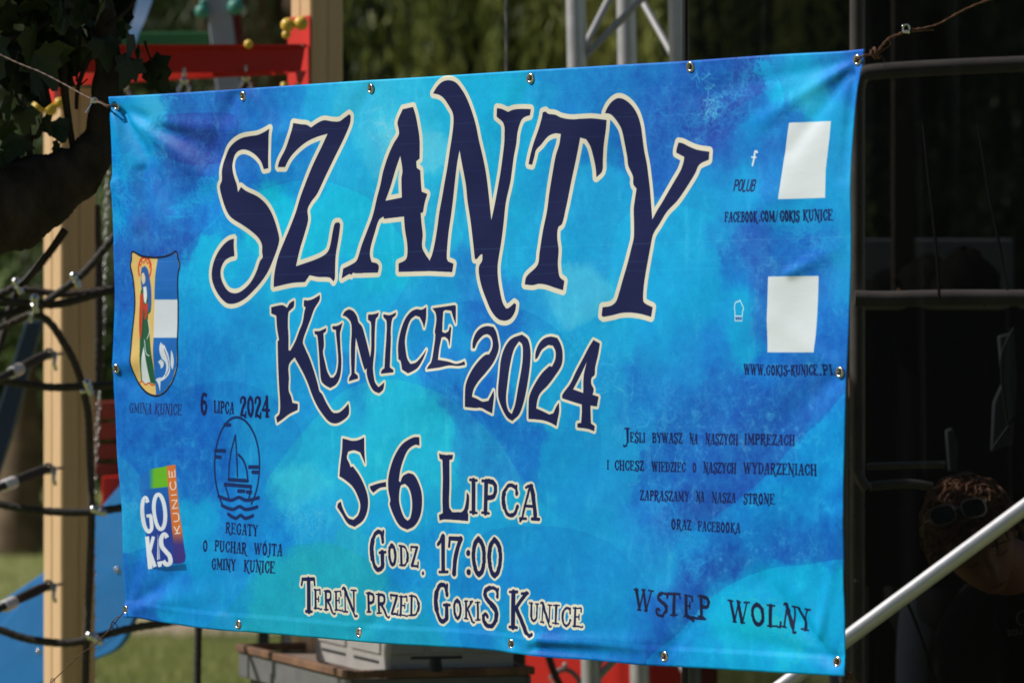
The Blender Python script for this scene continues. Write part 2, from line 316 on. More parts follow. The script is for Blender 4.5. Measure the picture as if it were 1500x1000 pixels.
def make_print():
    art = Art()
    # --- watercolour ground
    w2, h2 = PW // 2 + 1, PH // 2 + 1
    uu = U0 + (np.arange(w2) * 2 + 1) * DOT; zz = Z0 + (np.arange(h2) * 2 + 1) * DOT
    UU, ZZ = np.meshgrid(uu, zz)
    X, Y = uz2px(UU, ZZ)
    wx = fbm(w2, h2, 16, 9, 7, 0.80) - 0.5; wy = fbm(w2, h2, 16, 9, 7, 0.80) - 0.5
    Xw = X + wx * 56; Yw = Y + wy * 56
    cp = np.array([[float(v) for v in q.split(',')] for q in CP.split()])
    dk = np.clip((140 - cp[:, 3]) / 50, 0, 1)
    cp[:, 2] *= 1 - .42 * dk; cp[:, 3] += 9 * dk; cp[:, 4] += 2
    cp[:, 2] -= 8 * (1 - dk); cp[:, 3] += 6 * (1 - dk); cp[:, 2:] = np.clip(cp[:, 2:], 0, 255)
    col = np.zeros((h2, w2, 3)); ws = np.full((h2, w2), 1e-12)
    for x, y, r, g, b in cp:
        ix = np.abs(Xw[h2 // 2] - x) < 190
        i = np.where(ix)[0]
        if len(i) == 0: continue
        a, c = i[0], i[-1] + 1
        q = ((Xw[:, a:c] - x) ** 2 / 0.7 + (Yw[:, a:c] - y) ** 2) / (2 * 16.0 ** 2)
        k = np.exp(-q) + 0.0004 / (1 + q) ** 2
        ws[:, a:c] += k
        for ch, v in enumerate((r, g, b)): col[:, a:c, ch] += k * v
    col /= ws[..., None]
    # grunge: lighter veins and darker specks where the blue is deep
    deep = np.clip((150 - col[..., 1]) / 60, 0, 1)
    n1 = fbm(w2, h2, 60, 34, 5, 0.75); n2 = fbm(w2, h2, 26, 15, 5, 0.7); n3 = fbm(w2, h2, 110, 60, 4, 0.8)
    vein = np.clip(1 - np.abs(n2 - 0.5) * 24, 0, 1) * np.clip((n1 - 0.42) * 5, 0, 1) * np.clip((fbm(w2, h2, 7, 4, 3) - .42) * 6, 0, 1)
    art_v = (n1 - 0.5)[..., None] * np.array([12, 36, 22]) * (0.45 + 0.9 * deep[..., None])
    art_v += (n3 - 0.5)[..., None] * np.array([14, 40, 24]) * (0.5 + 0.7 * deep[..., None])
    col = col + art_v + (vein * (0.3 + 0.7 * deep) * 0.42)[..., None] * (np.array([95, 185, 232]) - col)
    # fallen-drop streaks, paler
    st = fbm(w2, h2, 95, 18, 4, 0.6)
    col += (np.clip(st - 0.60, 0, 1) * 150)[..., None] * np.array([0.45, 0.3, 0.15])
    art.img[:] = np.repeat(np.repeat(col, 2, 0), 2, 1)[:PH, :PW]
    # --- the big overlapping discs of the layout (pale washes with crisp rims)
    def wash(pts, d, alpha, fade=None):
        p = smooth(pts, True, 6); tx, ty = art.tex(p[:, 0], p[:, 1])
        c = art.cov_poly([np.stack([tx, ty], 1)])
        if c is None: return
        x0, x1, y0, y1, cov = c
        if fade:
            uu_ = U0 + (np.arange(x0, x1) + .5) * DOT; zz_ = Z0 + (np.arange(y0, y1) + .5) * DOT
            gu, gz = np.meshgrid(uu_, zz_); gx, gy = uz2px(gu, gz)
            cov = cov * np.clip((fade[1] - gy) / (fade[1] - fade[0]), 0, 1)
        art.img[y0:y1, x0:x1] += cov[..., None] * np.array(d, np.float32) * alpha
    wash([(390, 730), (420, 660), (482, 587), (520, 565), (560, 556), (600, 559), (650, 576), (690, 605), (725, 640), (752, 682), (790, 735), (830, 765), (880, 790), (700, 800), (500, 790)], (6, 16, 0), 1, (700, 780))
    wash([(300, 935), (345, 880), (375, 840), (400, 810), (430, 798), (480, 795), (520, 808), (560, 832), (590, 862), (640, 922), (668, 952), (640, 975), (400, 970)], (-2, 0, -12), 1)
    wash([(1256, 582), (1200, 620), (1165, 650), (1130, 690), (1100, 718), (1060, 748), (1030, 768), (1000, 790), (985, 810), (1040, 850), (1256, 826)], (-10, 26, 18), 1, (720, 830))
    wash([(962, 985), (1000, 922), (1040, 877), (1080, 851), (1125, 833), (1170, 828), (1260, 833), (1260, 1000)], (-10, 26, 16), 1)
    wash([(262, 375), (300, 335), (335, 303), (390, 276), (450, 264), (510, 276), (560, 310), (600, 400), (500, 520), (350, 560), (240, 520), (230, 440)], (-8, 18, 8), 1, (400, 540))
    wash([(1040, 184), (1125, 132), (1140, 118), (1150, 160), (1100, 200), (1050, 215)], (-8, 22, 14), 1, (140, 195))
    wash([(790, 118), (815, 150), (835, 200), (780, 260), (600, 260), (560, 120)], (-4, 6, 2), 1)
    wash([(150, 660), (178, 668), (200, 690), (212, 715), (230, 790), (215, 800), (160, 800)], (12, 18, 4), 1)
    def wisps(path, n, spread, col, alpha, seed, ln=9, ang=None):
        q = np.random.RandomState(seed); p = smooth(path, False, 8)
        for _ in range(n):
            i = q.randint(len(p) - 1); c = p[i] + q.randn(2) * spread
            t = (p[i + 1] - p[i]); a = math.atan2(t[1], t[0]) + q.randn() * .5 if ang is None else ang + q.randn() * .35
            m_ = 5; st = [c]
            for _k in range(m_):
                a += q.randn() * .55; st.append(st[-1] + np.array([math.cos(a), math.sin(a)]) * ln * q.uniform(.15, .5))
            art.stroke(st, q.uniform(.0007, .0022), col, alpha=alpha * q.uniform(.3, 1), sm=False)
    cy = (20, 165, 228)
    wash([(208, 176), (240, 168), (330, 166), (352, 185), (330, 232), (300, 241), (262, 238), (235, 222), (214, 196)], (2, -20, -16), 1)  # darker band: printed indigo plus the corner fold's shade, both in the colour
    wash([(300, 338), (240, 330), (225, 300), (250, 262), (320, 262), (335, 290)], (2, 12, 10), .8)  # paler patch below the band: print plus the light beside the fold
    wash([(600, 470), (700, 440), (800, 470), (860, 540), (880, 640), (860, 760), (800, 800), (760, 700), (700, 600), (620, 540)], (-8, -12, -8), 1, (560, 800))
    wash([(240, 600), (300, 560), (380, 570), (440, 640), (400, 700), (300, 760), (250, 700)], (-4, -12, -8), 1, (640, 760))
    wash([(900, 330), (980, 300), (1060, 330), (1100, 420), (1060, 520), (960, 560), (900, 480)], (-4, 10, 6), 1, (430, 560))
    wash([(690, 800), (800, 770), (900, 800), (960, 880), (980, 980), (700, 980)], (-6, -10, -6), 1)
    wisps([(172, 150), (200, 170), (212, 190), (200, 215), (182, 250), (176, 300), (168, 330)], 420, 9, cy, .5, 1, 10)
    wisps([(236, 150), (225, 165), (222, 185)], 160, 7, (60, 180, 230), .4, 2, 8)
    wisps([(245, 312), (285, 292), (330, 258)], 200, 6, cy, .38, 3, 9)
    wisps([(300, 190), (285, 230), (300, 150)], 90, 16, (70, 140, 215), .16, 4, 12, 2.0)
    wisps([(180, 340), (260, 400), (200, 480)], 110, 22, (40, 130, 215), .3, 5, 10, 1.8)
    wisps([(960, 160), (1020, 190), (1060, 150), (1100, 120), (1120, 100)], 260, 16, (40, 150, 220), .32, 6, 11)
    wisps([(1020, 110), (1040, 145), (1036, 170)], 60, 6, (90, 190, 235), .45, 7, 9)
    wisps([(1112, 90), (1125, 105), (1128, 125)], 120, 5, cy, .45, 8, 8)
    wisps([(1160, 340), (1200, 345), (1225, 380), (1232, 430)], 240, 9, (30, 155, 222), .38, 9, 9)
    wisps([(960, 560), (1040, 600), (1150, 560)], 140, 26, (60, 150, 215), .28, 10, 10, 1.6)
    wisps([(950, 720), (985, 760), (1010, 800), (1025, 840)], 260, 12, (35, 150, 218), .34, 11, 10)
    wisps([(820, 500), (900, 560), (950, 640)], 120, 24, (90, 195, 232), .25, 12, 10, 1.7)
    wisps([(1080, 880), (1130, 900), (1170, 960)], 160, 12, (70, 190, 205), .28, 13, 12)
    wisps([(560, 170), (590, 210), (600, 250)], 140, 14, (150, 205, 235), .22, 14, 14, 1.7)
    wisps([(430, 740), (455, 765), (470, 730)], 90, 14, (100, 190, 225), .2, 15, 12, 1.7)
    wisps([(230, 560), (260, 660), (290, 720), (200, 850)], 160, 20, (50, 140, 215), .28, 16, 11, 1.8)
    # fine paper grain and the printer's pale head-strike lines
    g = rng.rand(PH, PW).astype(np.float32)
    g2 = (g + np.roll(g, 1, 1) + np.roll(g, 1, 0)) / 3 - 0.5
    art.img += g2[..., None] * np.array([14, 20, 16], np.float32)
    art.img = np.clip(art.img, 0, 255).astype(np.float32)

    navy = (23, 30, 76); cream = (232, 218, 198)
    o = (300, 110)
    S = Z(*o, 5, "490,395 475,560 472,683 437,690 420,640 390,600 350,568 305,548 265,548 225,570 200,610 192,660 200,710 215,760 230,800 240,858 262,820 300,850 370,885 420,930 460,990 490,1060 515,1140 528,1200 520,1250 490,1340 450,1440 400,1520 350,1580 300,1630 250,1662 200,1675 160,1668 110,1620 70,1550 52,1480 58,1400 85,1320 130,1250 175,1210 212,1198 210,1250 215,1325 180,1335 145,1360 120,1410 115,1460 130,1520 170,1580 220,1598 270,1580 330,1520 370,1440 395,1360 412,1335 408,1300 405,1240 380,1190 330,1140 270,1095 200,1050 165,1010 130,930 102,820 118,770 115,700 125,620 160,550 210,500 270,465 330,450 400,440 450,420")
    Zl = Z(*o, 5, "650,352 710,362 745,365 780,385 830,350 875,332 930,340 985,340 1020,315 1055,288 1065,300 1060,350 1030,430 980,540 930,650 880,760 850,830 825,880 790,925 760,985 765,1060 735,1160 690,1280 655,1400 720,1380 800,1355 870,1325 910,1290 930,1230 945,1150 960,1090 975,1080 990,1080 998,1095 985,1200 965,1320 960,1440 958,1490 948,1510 918,1482 830,1478 760,1465 720,1515 620,1522 490,1552 493,1480 505,1400 525,1320 565,1220 620,1100 665,1000 700,900 740,800 800,650 860,520 900,430 820,455 750,490 690,540 640,600 600,675 545,675 560,630 600,550 630,460 645,400")
    A1 = Z(500, 110, 5, "450,252 525,235 545,300 560,380 570,450 573,520 572,612 548,632 552,680 578,700 585,800 590,855 630,872 612,930 597,1005 580,1010 585,1100 590,1170 583,1260 610,1320 638,1362 640,1434 410,1440 412,1380 460,1355 475,1320 478,1240 465,1130 460,1035 312,1052 308,1035 275,1060 245,1150 215,1260 210,1320 222,1370 258,1380 272,1400 265,1445 190,1448 105,1450 92,1446 78,1462 65,1455 10,1488 20,1418 105,1372 125,1340 150,1250 190,1140 230,1030 262,900 290,800 310,710 350,590 390,500 425,440 425,400 415,345")
    A2 = Z(500, 110, 5, "435,590 450,700 442,760 445,898 322,922 360,820 400,690")
    N1 = Z(500, 110, 5, "672,135 700,90 740,52 790,40 840,55 880,100 920,170 960,270 990,370 1010,480 1030,580 1050,700 1070,870 1090,1065 1110,980 1140,830 1165,700 1190,540 1198,450 1195,355 1148,305 1152,245 1185,250 1230,272 1270,255 1330,250 1395,252 1388,295 1345,310 1320,340 1295,420 1285,500 1265,600 1250,700 1235,790 1200,930 1180,1080 1160,1220 1140,1340 1133,1410 1140,1500 1160,1600 1180,1670 1205,1710 1225,1705 1265,1670 1278,1680 1270,1730 1240,1780 1200,1797 1150,1785 1100,1730 1060,1650 1020,1550 1000,1460 1000,1400 1022,1360 1025,1310 1010,1315 985,1345 970,1345 960,1240 940,1080 915,920 905,800 880,640 865,548 845,650 825,800 810,920 795,1030 780,1130 770,1230 765,1340 775,1365 815,1382 805,1442 640,1434 638,1362 655,1320 675,1240 695,1130 715,1000 735,900 755,790 775,680 795,540 810,440 820,340 815,280 790,230 750,170 715,145")
    T1 = Z(750, 110, 5, "230,275 250,268 270,285 320,292 360,312 430,325 500,322 580,318 685,330 675,400 650,520 638,620 632,705 597,748 590,680 575,590 560,520 535,470 495,458 480,530 455,650 430,780 410,900 395,980 370,1090 342,1115 335,1190 345,1280 338,1380 345,1460 355,1485 385,1508 375,1575 310,1555 250,1535 195,1528 150,1538 90,1532 103,1475 185,1392 200,1300 225,1140 255,1000 275,860 300,720 325,590 350,510 362,432 320,428 270,450 220,510 183,550 170,600 153,658 127,652 140,590 165,500 200,400 225,310")
    Y1 = Z(750, 110, 5, "675,280 700,230 735,190 775,170 820,182 870,225 910,290 935,370 945,450 955,560 970,650 980,740 990,830 1002,960 1012,1058 1055,985 1080,950 1130,870 1190,770 1230,700 1250,640 1255,600 1195,568 1197,545 1210,495 1240,500 1290,525 1350,548 1440,562 1438,620 1370,655 1340,720 1280,820 1210,920 1130,1000 1070,1090 1020,1165 1000,1250 980,1350 960,1460 948,1550 945,1640 955,1668 1018,1700 1008,1770 930,1748 850,1738 790,1742 730,1758 670,1770 658,1760 665,1700 720,1690 755,1660 775,1600 800,1500 830,1380 855,1260 868,1190 865,1080 860,980 870,900 882,830 858,800 855,740 820,665 815,600 805,500 790,400 760,340 725,295 700,282")
    ol = 0.0088
    for ps in ([Y1], [S], [Zl], [A1, A2], [N1]):
        art.poly(ps, navy, ol, cream)
    art.poly([N1], navy); art.poly([A1, A2], navy)
    art.poly([T1], navy, ol, cream)
    k = (390, 430)
    KUN = ["22,100 60,90 100,85 130,105 150,70 182,50 178,95 155,118 140,135 135,230 140,300 142,415 155,418 190,350 220,270 245,210 260,130 270,100 255,90 258,48 290,50 330,40 388,10 385,45 340,110 310,180 280,250 245,350 260,400 290,470 320,560 350,660 365,715 385,735 420,800 460,860 480,875 520,870 560,840 593,805 598,850 590,890 550,925 500,948 450,940 400,890 350,820 310,740 280,660 250,590 220,530 185,465 145,520 145,620 143,710 160,755 170,800 208,808 208,850 150,880 100,920 65,945 58,905 80,880 85,800 80,700 75,600 70,480 65,350 75,340 60,250 55,160 22,145",
     "335,275 370,275 400,265 430,252 425,275 405,290 405,380 395,430 408,500 425,570 450,615 475,615 500,580 515,500 512,400 505,300 505,265 480,260 478,240 520,235 557,215 545,255 535,290 535,400 540,500 530,600 500,660 450,690 410,670 380,640 370,560 365,440 360,330 355,300 340,298",
     "560,160 580,130 610,115 640,130 665,170 675,210 700,240 720,300 745,390 765,470 772,400 770,300 765,210 745,190 745,155 790,150 820,140 815,165 800,185 795,300 795,420 785,540 790,600 800,650 825,685 845,670 868,650 860,700 830,728 790,710 760,660 740,590 740,545 725,560 705,500 680,410 655,320 650,400 648,500 645,580 670,600 672,620 600,640 605,615 620,590 618,500 618,380 625,270 620,210 600,180 580,165",
     "855,152 900,158 945,138 940,160 920,180 910,260 912,330 910,450 908,540 935,560 935,575 845,585 848,565 870,545 875,430 880,330 878,200 855,170",
     "1162,100 1160,180 1147,250 1135,210 1115,170 1085,160 1050,190 1025,260 1012,340 1020,420 1035,480 1060,515 1100,505 1140,460 1170,412 1155,470 1120,540 1075,570 1045,582 1000,555 985,490 970,480 965,380 980,280 1010,190 1050,135 1090,115 1130,118",
     "1208,108 1250,102 1300,95 1370,85 1378,90 1378,220 1362,180 1345,125 1300,120 1285,130 1280,200 1278,280 1300,290 1325,275 1335,240 1345,250 1342,320 1340,382 1325,335 1300,315 1275,320 1265,400 1265,485 1300,490 1350,500 1400,515 1440,505 1460,495 1468,520 1420,528 1350,525 1280,540 1190,552 1200,530 1218,500 1225,400 1230,300 1225,280 1235,200 1230,140"]
    Y24 = [["215,300 215,250 235,190 275,150 320,138 365,145 385,180 400,240 408,290 400,340 370,410 320,480 270,540 235,600 222,655 260,670 300,690 345,685 365,650 385,610 388,650 382,700 370,775 330,755 290,735 240,735 168,728 172,640 180,560 215,470 260,400 310,350 340,345 360,300 362,250 345,210 320,195 290,205 250,250 230,300"],
     ["575,200 620,235 645,320 648,430 635,560 610,680 570,780 515,830 480,805 440,720 420,640 425,500 430,380 455,290 500,230", "555,248 580,270 590,330 590,430 570,580 545,710 515,782 490,755 478,680 488,560 500,420 520,310"],
     ["685,380 685,330 705,270 740,230 790,215 840,225 865,270 880,330 875,420 830,500 780,570 725,630 705,680 695,740 740,760 790,785 820,775 840,730 860,700 862,760 850,820 840,868 800,845 740,825 635,815 640,740 650,650 690,560 740,480 790,430 808,435 830,380 830,320 810,280 775,275 730,310 700,370"],
     ["1100,240 1145,265 1135,340 1115,440 1112,495 1092,515 1090,560 1108,600 1100,640 1142,655 1130,725 1085,718 1085,850 1110,870 1105,905 1060,888 990,878 992,850 1018,845 1025,770 1025,710 960,690 885,665 885,640 940,560 980,470 1030,370 1070,290", "1055,395 1035,500 1035,628 960,600 1000,520"]]
    D56 = [["95,60 130,68 170,78 220,72 265,52 268,150 275,245 255,200 235,160 185,145 140,155 130,200 150,240 162,270 180,265 230,330 270,410 295,500 290,590 260,660 200,705 150,680 105,610 70,560 75,535 95,522 110,570 150,640 190,655 225,620 240,550 220,480 180,410 120,360 78,335 82,250 92,150"],
     ["310,410 370,390 430,378 432,412 385,420 335,455 315,430"],
     ["680,50 682,110 650,105 600,140 565,210 540,290 528,370 540,380 560,335 600,312 640,325 675,380 700,460 700,560 680,640 640,700 590,725 540,700 500,640 460,540 465,510 450,440 450,350 475,250 510,170 560,100 620,60 650,50", "535,430 545,400 575,390 605,420 625,480 630,560 615,640 595,662 570,640 545,580 530,510"],
     ["825,170 850,178 925,180 920,210 900,215 900,400 895,560 915,598 980,600 1000,580 1015,520 1020,455 1035,480 1032,580 1030,662 940,655 860,650 825,658 822,620 850,605 850,500 855,350 850,215 830,205"]]
    for base, sets, w in ((k, [[s_] for s_ in KUN], .0050), ((650, 450), Y24, .0052), ((480, 630), D56, .0052)):
        for pas in (0, 1):
            for ps in sets:
                P = [Z(*base, 5, q) for q in ps]
                if pas == 0: art.poly(P, navy, w, cream)
                else: art.poly(P, navy)
    kw = dict(outline=.0048, ocol=cream, weight=1.75)
    def two_pass(items):
        for it in items: text(art, *it, navy, **kw)
        pass
        for it in items: text(art, *it, navy, weight=1.75)
    two_pass([("I", 688, 751, 699, 752, 50, 50), ("P", 705, 752, 727, 754, 50, 50), ("C", 731, 755, 757, 757, 48, 48), ("A", 758, 760, 787, 762, 52, 52),
              ("G", 542, 833, 566, 835, 58, 58), ("O", 569, 826, 582, 828, 30, 30), ("D", 585, 828, 599, 829, 30, 30), ("Z", 601, 829, 613, 830, 30, 30), (".", 618, 840, 622, 840, 30, 30),
              ("1", 640, 838, 656, 839, 55, 55), ("7", 657, 841, 678, 842, 55, 55), (":", 684, 845, 690, 845, 55, 55), ("0", 690, 842, 711, 843, 55, 55), ("0", 712, 844, 734, 845, 56, 56),
              ("T", 441, 896, 461, 897, 50, 50), ("E", 459, 891, 470, 892, 29, 29), ("R", 474, 893, 488, 894, 29, 29), ("E", 490, 894, 501, 894, 29, 29), ("N", 502, 896, 522, 897, 34, 34),
              ("P", 537, 896, 549, 897, 29, 29), ("R", 551, 898, 567, 899, 29, 29), ("Z", 571, 899, 583, 900, 29, 29), ("E", 584, 901, 597, 902, 29, 29), ("D", 599, 901, 615, 902, 30, 30),
              ("G", 634, 908, 658, 911, 56, 56), ("O", 662, 905, 676, 906, 28, 28), ("K", 679, 906, 692, 907, 27, 27), ("I", 695, 908, 703, 908, 27, 27), ("S", 704, 911, 730, 915, 56, 54),
              ("K", 745, 919, 773, 922, 55, 54), ("U", 774, 908, 788, 910, 26, 26), ("N", 790, 911, 806, 913, 28, 28), ("I", 808, 913, 818, 914, 28, 28), ("C", 820, 916, 835, 917, 28, 28), ("E", 838, 917, 852, 918, 28, 28)])
    sn = (14, 26, 80)
    rows = [("6", 291, 606, 301, 607, 30, 30), ("LIPCA", 311, 604, 341, 606, 17, 17), ("2024", 350, 609, 392, 611, 28, 30),
            ("REGATY", 330, 780, 376, 785, 15, 16), ("O", 298, 806, 305, 807, 15, 15), ("PUCHAR", 315, 806, 360, 811, 15, 16), ("WóJTA".replace('ó', 'Ó'), 371, 811, 413, 814, 16, 17),
            ("GMINY", 311, 833, 345, 835, 15, 16), ("KUNICE", 357, 836, 402, 839, 16, 17),
            ("J", 912, 650, 921, 650, 23, 23), ("EŚLI", 921, 647, 943, 648, 14, 14), ("BYWASZ", 953, 648, 997, 649, 14, 15), ("NA", 1008, 649, 1020, 650, 14, 14), ("NASZYCH", 1032, 650, 1081, 651, 15, 15), ("IMPREZACH", 1091, 650, 1165, 652, 15, 15),
            ("I", 888, 687, 891, 687, 13, 13), ("CHCESZ", 899, 688, 940, 689, 14, 14), ("WIEDZIEĆ", 951, 690, 1002, 691, 14, 14), ("O", 1013, 691, 1019, 691, 13, 13), ("NASZYCH", 1030, 692, 1079, 693, 15, 15), ("WYDARZENIACH", 1090, 693, 1197, 696, 16, 16),
            ("ZAPRASZAMY", 934, 732, 1008, 734, 14, 14), ("NA", 1019, 734, 1031, 734, 14, 14), ("NASZA", 1043, 735, 1079, 736, 14, 14), ("STRONE", 1091, 737, 1136, 738, 14, 15),
            ("ORAZ", 981, 774, 1011, 776, 14, 14), ("FACEBOOKA", 1021, 777, 1086, 780, 14, 14),
            ("FACEBOOK", 1062, 325, 1114, 325, 14, 15), (".COM/", 1117, 324, 1144, 325, 15, 15), ("GOKIS", 1147, 324, 1173, 324, 15, 15), ("KUNICE", 1178, 323, 1222, 323, 15, 16),
            ("WWW", 1089, 548, 1120, 549, 15, 15), (".GOKIS-", 1121, 549, 1159, 549, 14, 14), ("KUNICE", 1160, 549, 1197, 549, 14, 15), (".PL", 1200, 549, 1223, 549, 15, 15)]
    for r_ in rows: text(art, *r_, sn, weight=2.35, rough=.3)
    text(art, "GMINA KUNICE", 191, 604, 264, 608, 14, 16, (24, 44, 104), weight=2.0, rough=.2, gap=5)
    wn = (22, 30, 66)
    for it in [("W", 929, 893, 957, 895, 31, 31), ("S", 961, 898, 980, 900, 32, 32), ("T", 979, 900, 998, 901, 32, 32), ("E", 1003, 902, 1016, 904, 32, 31), ("P", 1022, 903, 1040, 906, 32, 32),
               ("W", 1067, 910, 1098, 913, 32, 32), ("O", 1099, 913, 1122, 916, 31, 31), ("L", 1123, 917, 1143, 918, 32, 32), ("N", 1145, 918, 1163, 921, 33, 33), ("Y", 1163, 921, 1186, 924, 33, 32)]:
        text(art, *it, wn, weight=2.2, rough=.8)
    art.stroke([(1008, 904), (1020, 905), (1033, 906)], .0022, wn); art.stroke([(1012, 906), (1016, 909)], .0022, wn)
    text(art, "POLUB", 1074, 279, 1107, 280, 15, 16, (30, 30, 84), font=SANS, rx=.0014, rough=0, slant=.25)
    # small f mark, little house-on-a-keypad icon
    white = (226, 232, 240)
    art.stroke([(1109, 223), (1106, 222), (1105, 226), (1104, 233), (1102, 242)], .0021, white)
    art.stroke([(1101, 230.5), (1107, 230.5)], .0016, white, sm=False)
    art.poly([[(1073, 432), (1094, 430), (1097, 455), (1094, 482), (1075, 484), (1070, 456)]], (12, 158, 216), alpha=.6)
    hs = [(1077, 462), (1077, 455), (1076, 452), (1077, 445), (1079, 442), (1082, 442), (1085, 439.5), (1090, 449), (1091, 453), (1089, 456), (1089, 462)]
    art.stroke(hs, .0010, white, sm=False)
    art.poly([[(1076.5, 462), (1089, 462), (1088.5, 470.5), (1076.5, 470.5)]], white, sm=False)
    text(art, "WWW", 1077.5, 468.8, 1088, 468.8, 4.6, 4.6, (30, 90, 160), font=SANS, rx=.0007, rough=0)
    # white label panels (their codes are left blank)
    lab = (228, 228, 234)
    art.poly([[(1157.5, 180), (1219.5, 177.5), (1218, 200), (1212, 250), (1211, 290), (1145, 292), (1147, 262), (1152, 215)]], lab, sm=False)
    art.poly([[(1129.5, 405), (1198.5, 404), (1197, 440), (1194, 516), (1126, 516), (1127, 470)]], lab, sm=False)
    # --- coat of arms
    q = lambda st: Z(180, 360, 4.348, st)
    shield = q("60,38 120,66 190,76 250,72 300,58 335,38 350,80 364,125 355,170 352,250 354,340 352,480 350,640 345,760 320,850 290,900 250,940 205,955 150,935 100,880 75,820 62,740 60,640 64,560 76,400 72,300 60,200 45,130 52,90")
    art.poly([shield], (226, 186, 112), outline=.0022, ocol=(20, 24, 44))
    right = q("216,76 250,74 300,60 333,42 347,82 360,126 352,170 349,250 351,340 349,480 347,640 341,758 316,848 286,898 248,936 206,951 200,800 198,585 204,340")
    art.poly([right], (30, 104, 186), sm=False)
    art.poly([q("204,342 350,342 350,585 198,585 200,460")], (214, 214, 224), sm=False)
    # standing robed figure
    art.poly([q("112,580 118,420 110,310 125,240 150,230 180,250 184,330 178,420 162,440 172,560 190,700 205,880 160,870 112,860 118,720")], (40, 92, 66))
    art.poly([q("122,790 132,700 140,640 152,700 160,790 172,870 140,876 118,866")], (216, 220, 222))
    art.poly([q("108,310 128,300 132,380 126,480 120,580 112,600 106,500")], (196, 62, 44))
    art.poly([q("114,170 118,140 140,128 160,150 176,220 184,300 176,400 162,420 160,330 140,250 118,280 112,230")], (46, 92, 168))
    art.poly([q("118,176 132,170 142,200 138,236 126,246 116,214")], (222, 200, 168))
    art.poly([q("128,262 148,258 154,320 146,370 134,350")], (222, 222, 220))
    art.poly([q("132,380 160,360 158,420 148,470 134,460 140,420")], (200, 60, 44))
    art.stroke(q("110,330 118,360 108,400"), .0016, (196, 62, 44)); art.stroke(q("162,470 172,540 158,590"), .0010, (216, 220, 222)); art.stroke(q("142,600 156,680 176,700"), .0010, (216, 220, 222))
    art.stroke(q("104,870 120,862 140,884 160,872 180,886 200,884"), .0012, (196, 62, 44)); art.stroke(q("140,430 130,520 124,700"), .0008, (20, 60, 44))
    hal = [(139 + 42 * math.cos(a), 150 + 76 * math.sin(a)) for a in np.linspace(math.radians(150), math.radians(395), 22)]
    art.stroke(q(" ".join("%f,%f" % t for t in hal)), .0022, (214, 66, 40))
    art.stroke(q("104,110 112,130 120,96 134,112 146,86 156,112 172,108 170,140"), .0012, (214, 66, 40), sm=False)
    # silver sea beast
    art.poly([q("246,612 256,626 270,634 282,664 292,690 298,740 300,790 290,820 262,850 238,862 230,930 222,880 206,850 226,840 250,838 268,812 276,770 270,740 252,720 240,680 238,640")], (216, 216, 226))
    art.poly([q("306,706 310,660 320,690 324,740 316,790 304,760")], (216, 216, 226)); art.poly([q("226,738 244,722 262,740 256,770 240,782 240,762")], (216, 216, 226))
    art.stroke(q("268,660 286,720 292,780 270,830"), .0008, (40, 70, 140)); art.stroke(shield, .0018, (20, 24, 44), closed=True)
    # --- regatta roundel
    ln = (16, 42, 98)
    e = [(345 + 33 * math.cos(a), 683 + 72 * math.sin(a)) for a in np.linspace(math.radians(131), math.radians(409), 40)]
    art.stroke(e, .0024, ln, sm=False)
    B = lambda st: Z(280, 570, 3.571, st)
    for st in ("168,186 198,187", "118,321 168,322", "120,353 146,356", "294,406 346,407", "312,433 346,434", "166,497 306,509", "186,472 288,479", "238,532 270,533", "284,536 300,538"):
        art.stroke(B(st), .0036, ln, sm=False)
    art.stroke(B("186,472 188,400 200,320 224,240 232,456"), .0022, ln, sm=False)
    art.stroke(B("238,342 262,370 280,420 288,478"), .0026, ln)
    art.stroke(B("168,500 190,570"), .0022, ln, sm=False); art.stroke(B("306,512 296,572"), .0026, ln, sm=False); art.stroke(B("284,532 310,534 306,545"), .002, ln, sm=False)
    for dy, a, b in ((0, 136, 348), (42, 154, 340), (88, 190, 318)):
        n = 7; xs = np.linspace(a, b, n); w_ = [-12, 6, 14, -4, 14, 10, -2]
        art.stroke([(280 + x / 3.571, 570 + (568 + dy + w_[i] * .8 + (6 if dy else 0)) / 3.571) for i, x in enumerate(xs)], .0034, ln)
    # --- culture-centre logo: green / orange / violet card with fat white letters
    G = lambda st: Z(190, 670, 5.556, st)
    def grad(pts, f):
        p = np.array(pts, float); tx, ty = art.tex(p[:, 0], p[:, 1]); c = art.cov_poly([np.stack([tx, ty], 1)])
        x0, x1, y0, y1, cov = c
        uu_ = U0 + (np.arange(x0, x1) + .5) * DOT; zz_ = Z0 + (np.arange(y0, y1) + .5) * DOT
        gu, gz = np.meshgrid(uu_, zz_); gx, gy = uz2px(gu, gz)
        cc, al = f(gx, gy); kk = (cov * al)[..., None]
        art.img[y0:y1, x0:x1] = art.img[y0:y1, x0:x1] * (1 - kk) + kk * cc
    mix = lambda a, b, t: np.asarray(a) * (1 - t[..., None]) + np.asarray(b) * t[..., None]
    sm01 = lambda t: np.clip(t, 0, 1)
    grad(G("160,900 460,860 470,915 300,925"), lambda x, y: (np.array([8, 40, 80]) + x[..., None] * 0, .5 + 0 * x))
    grad(G("80,150 160,100 180,250 80,280"), lambda x, y: (np.array([30, 104, 184]) + x[..., None] * 0, .6 + 0 * x))
    grad(G("90,260 330,240 420,850 150,905"), lambda x, y: (mix((24, 92, 172), (38, 52, 140), sm01((y - 720) / 60)), .55 * sm01((x - 204) / 14) + .35))
    grad(G("155,96 303,68 318,236 165,252"), lambda x, y: (np.array([104, 176, 40]) + x[..., None] * 0, sm01((x - 218) / 8)))
    grad(G("298,66 370,56 402,420 445,720 462,800 455,845 428,858 370,864 350,640 330,400"), lambda x, y: (mix((214, 112, 54), (60, 50, 128), sm01((y - 776) / 22)), 1 + 0 * x))
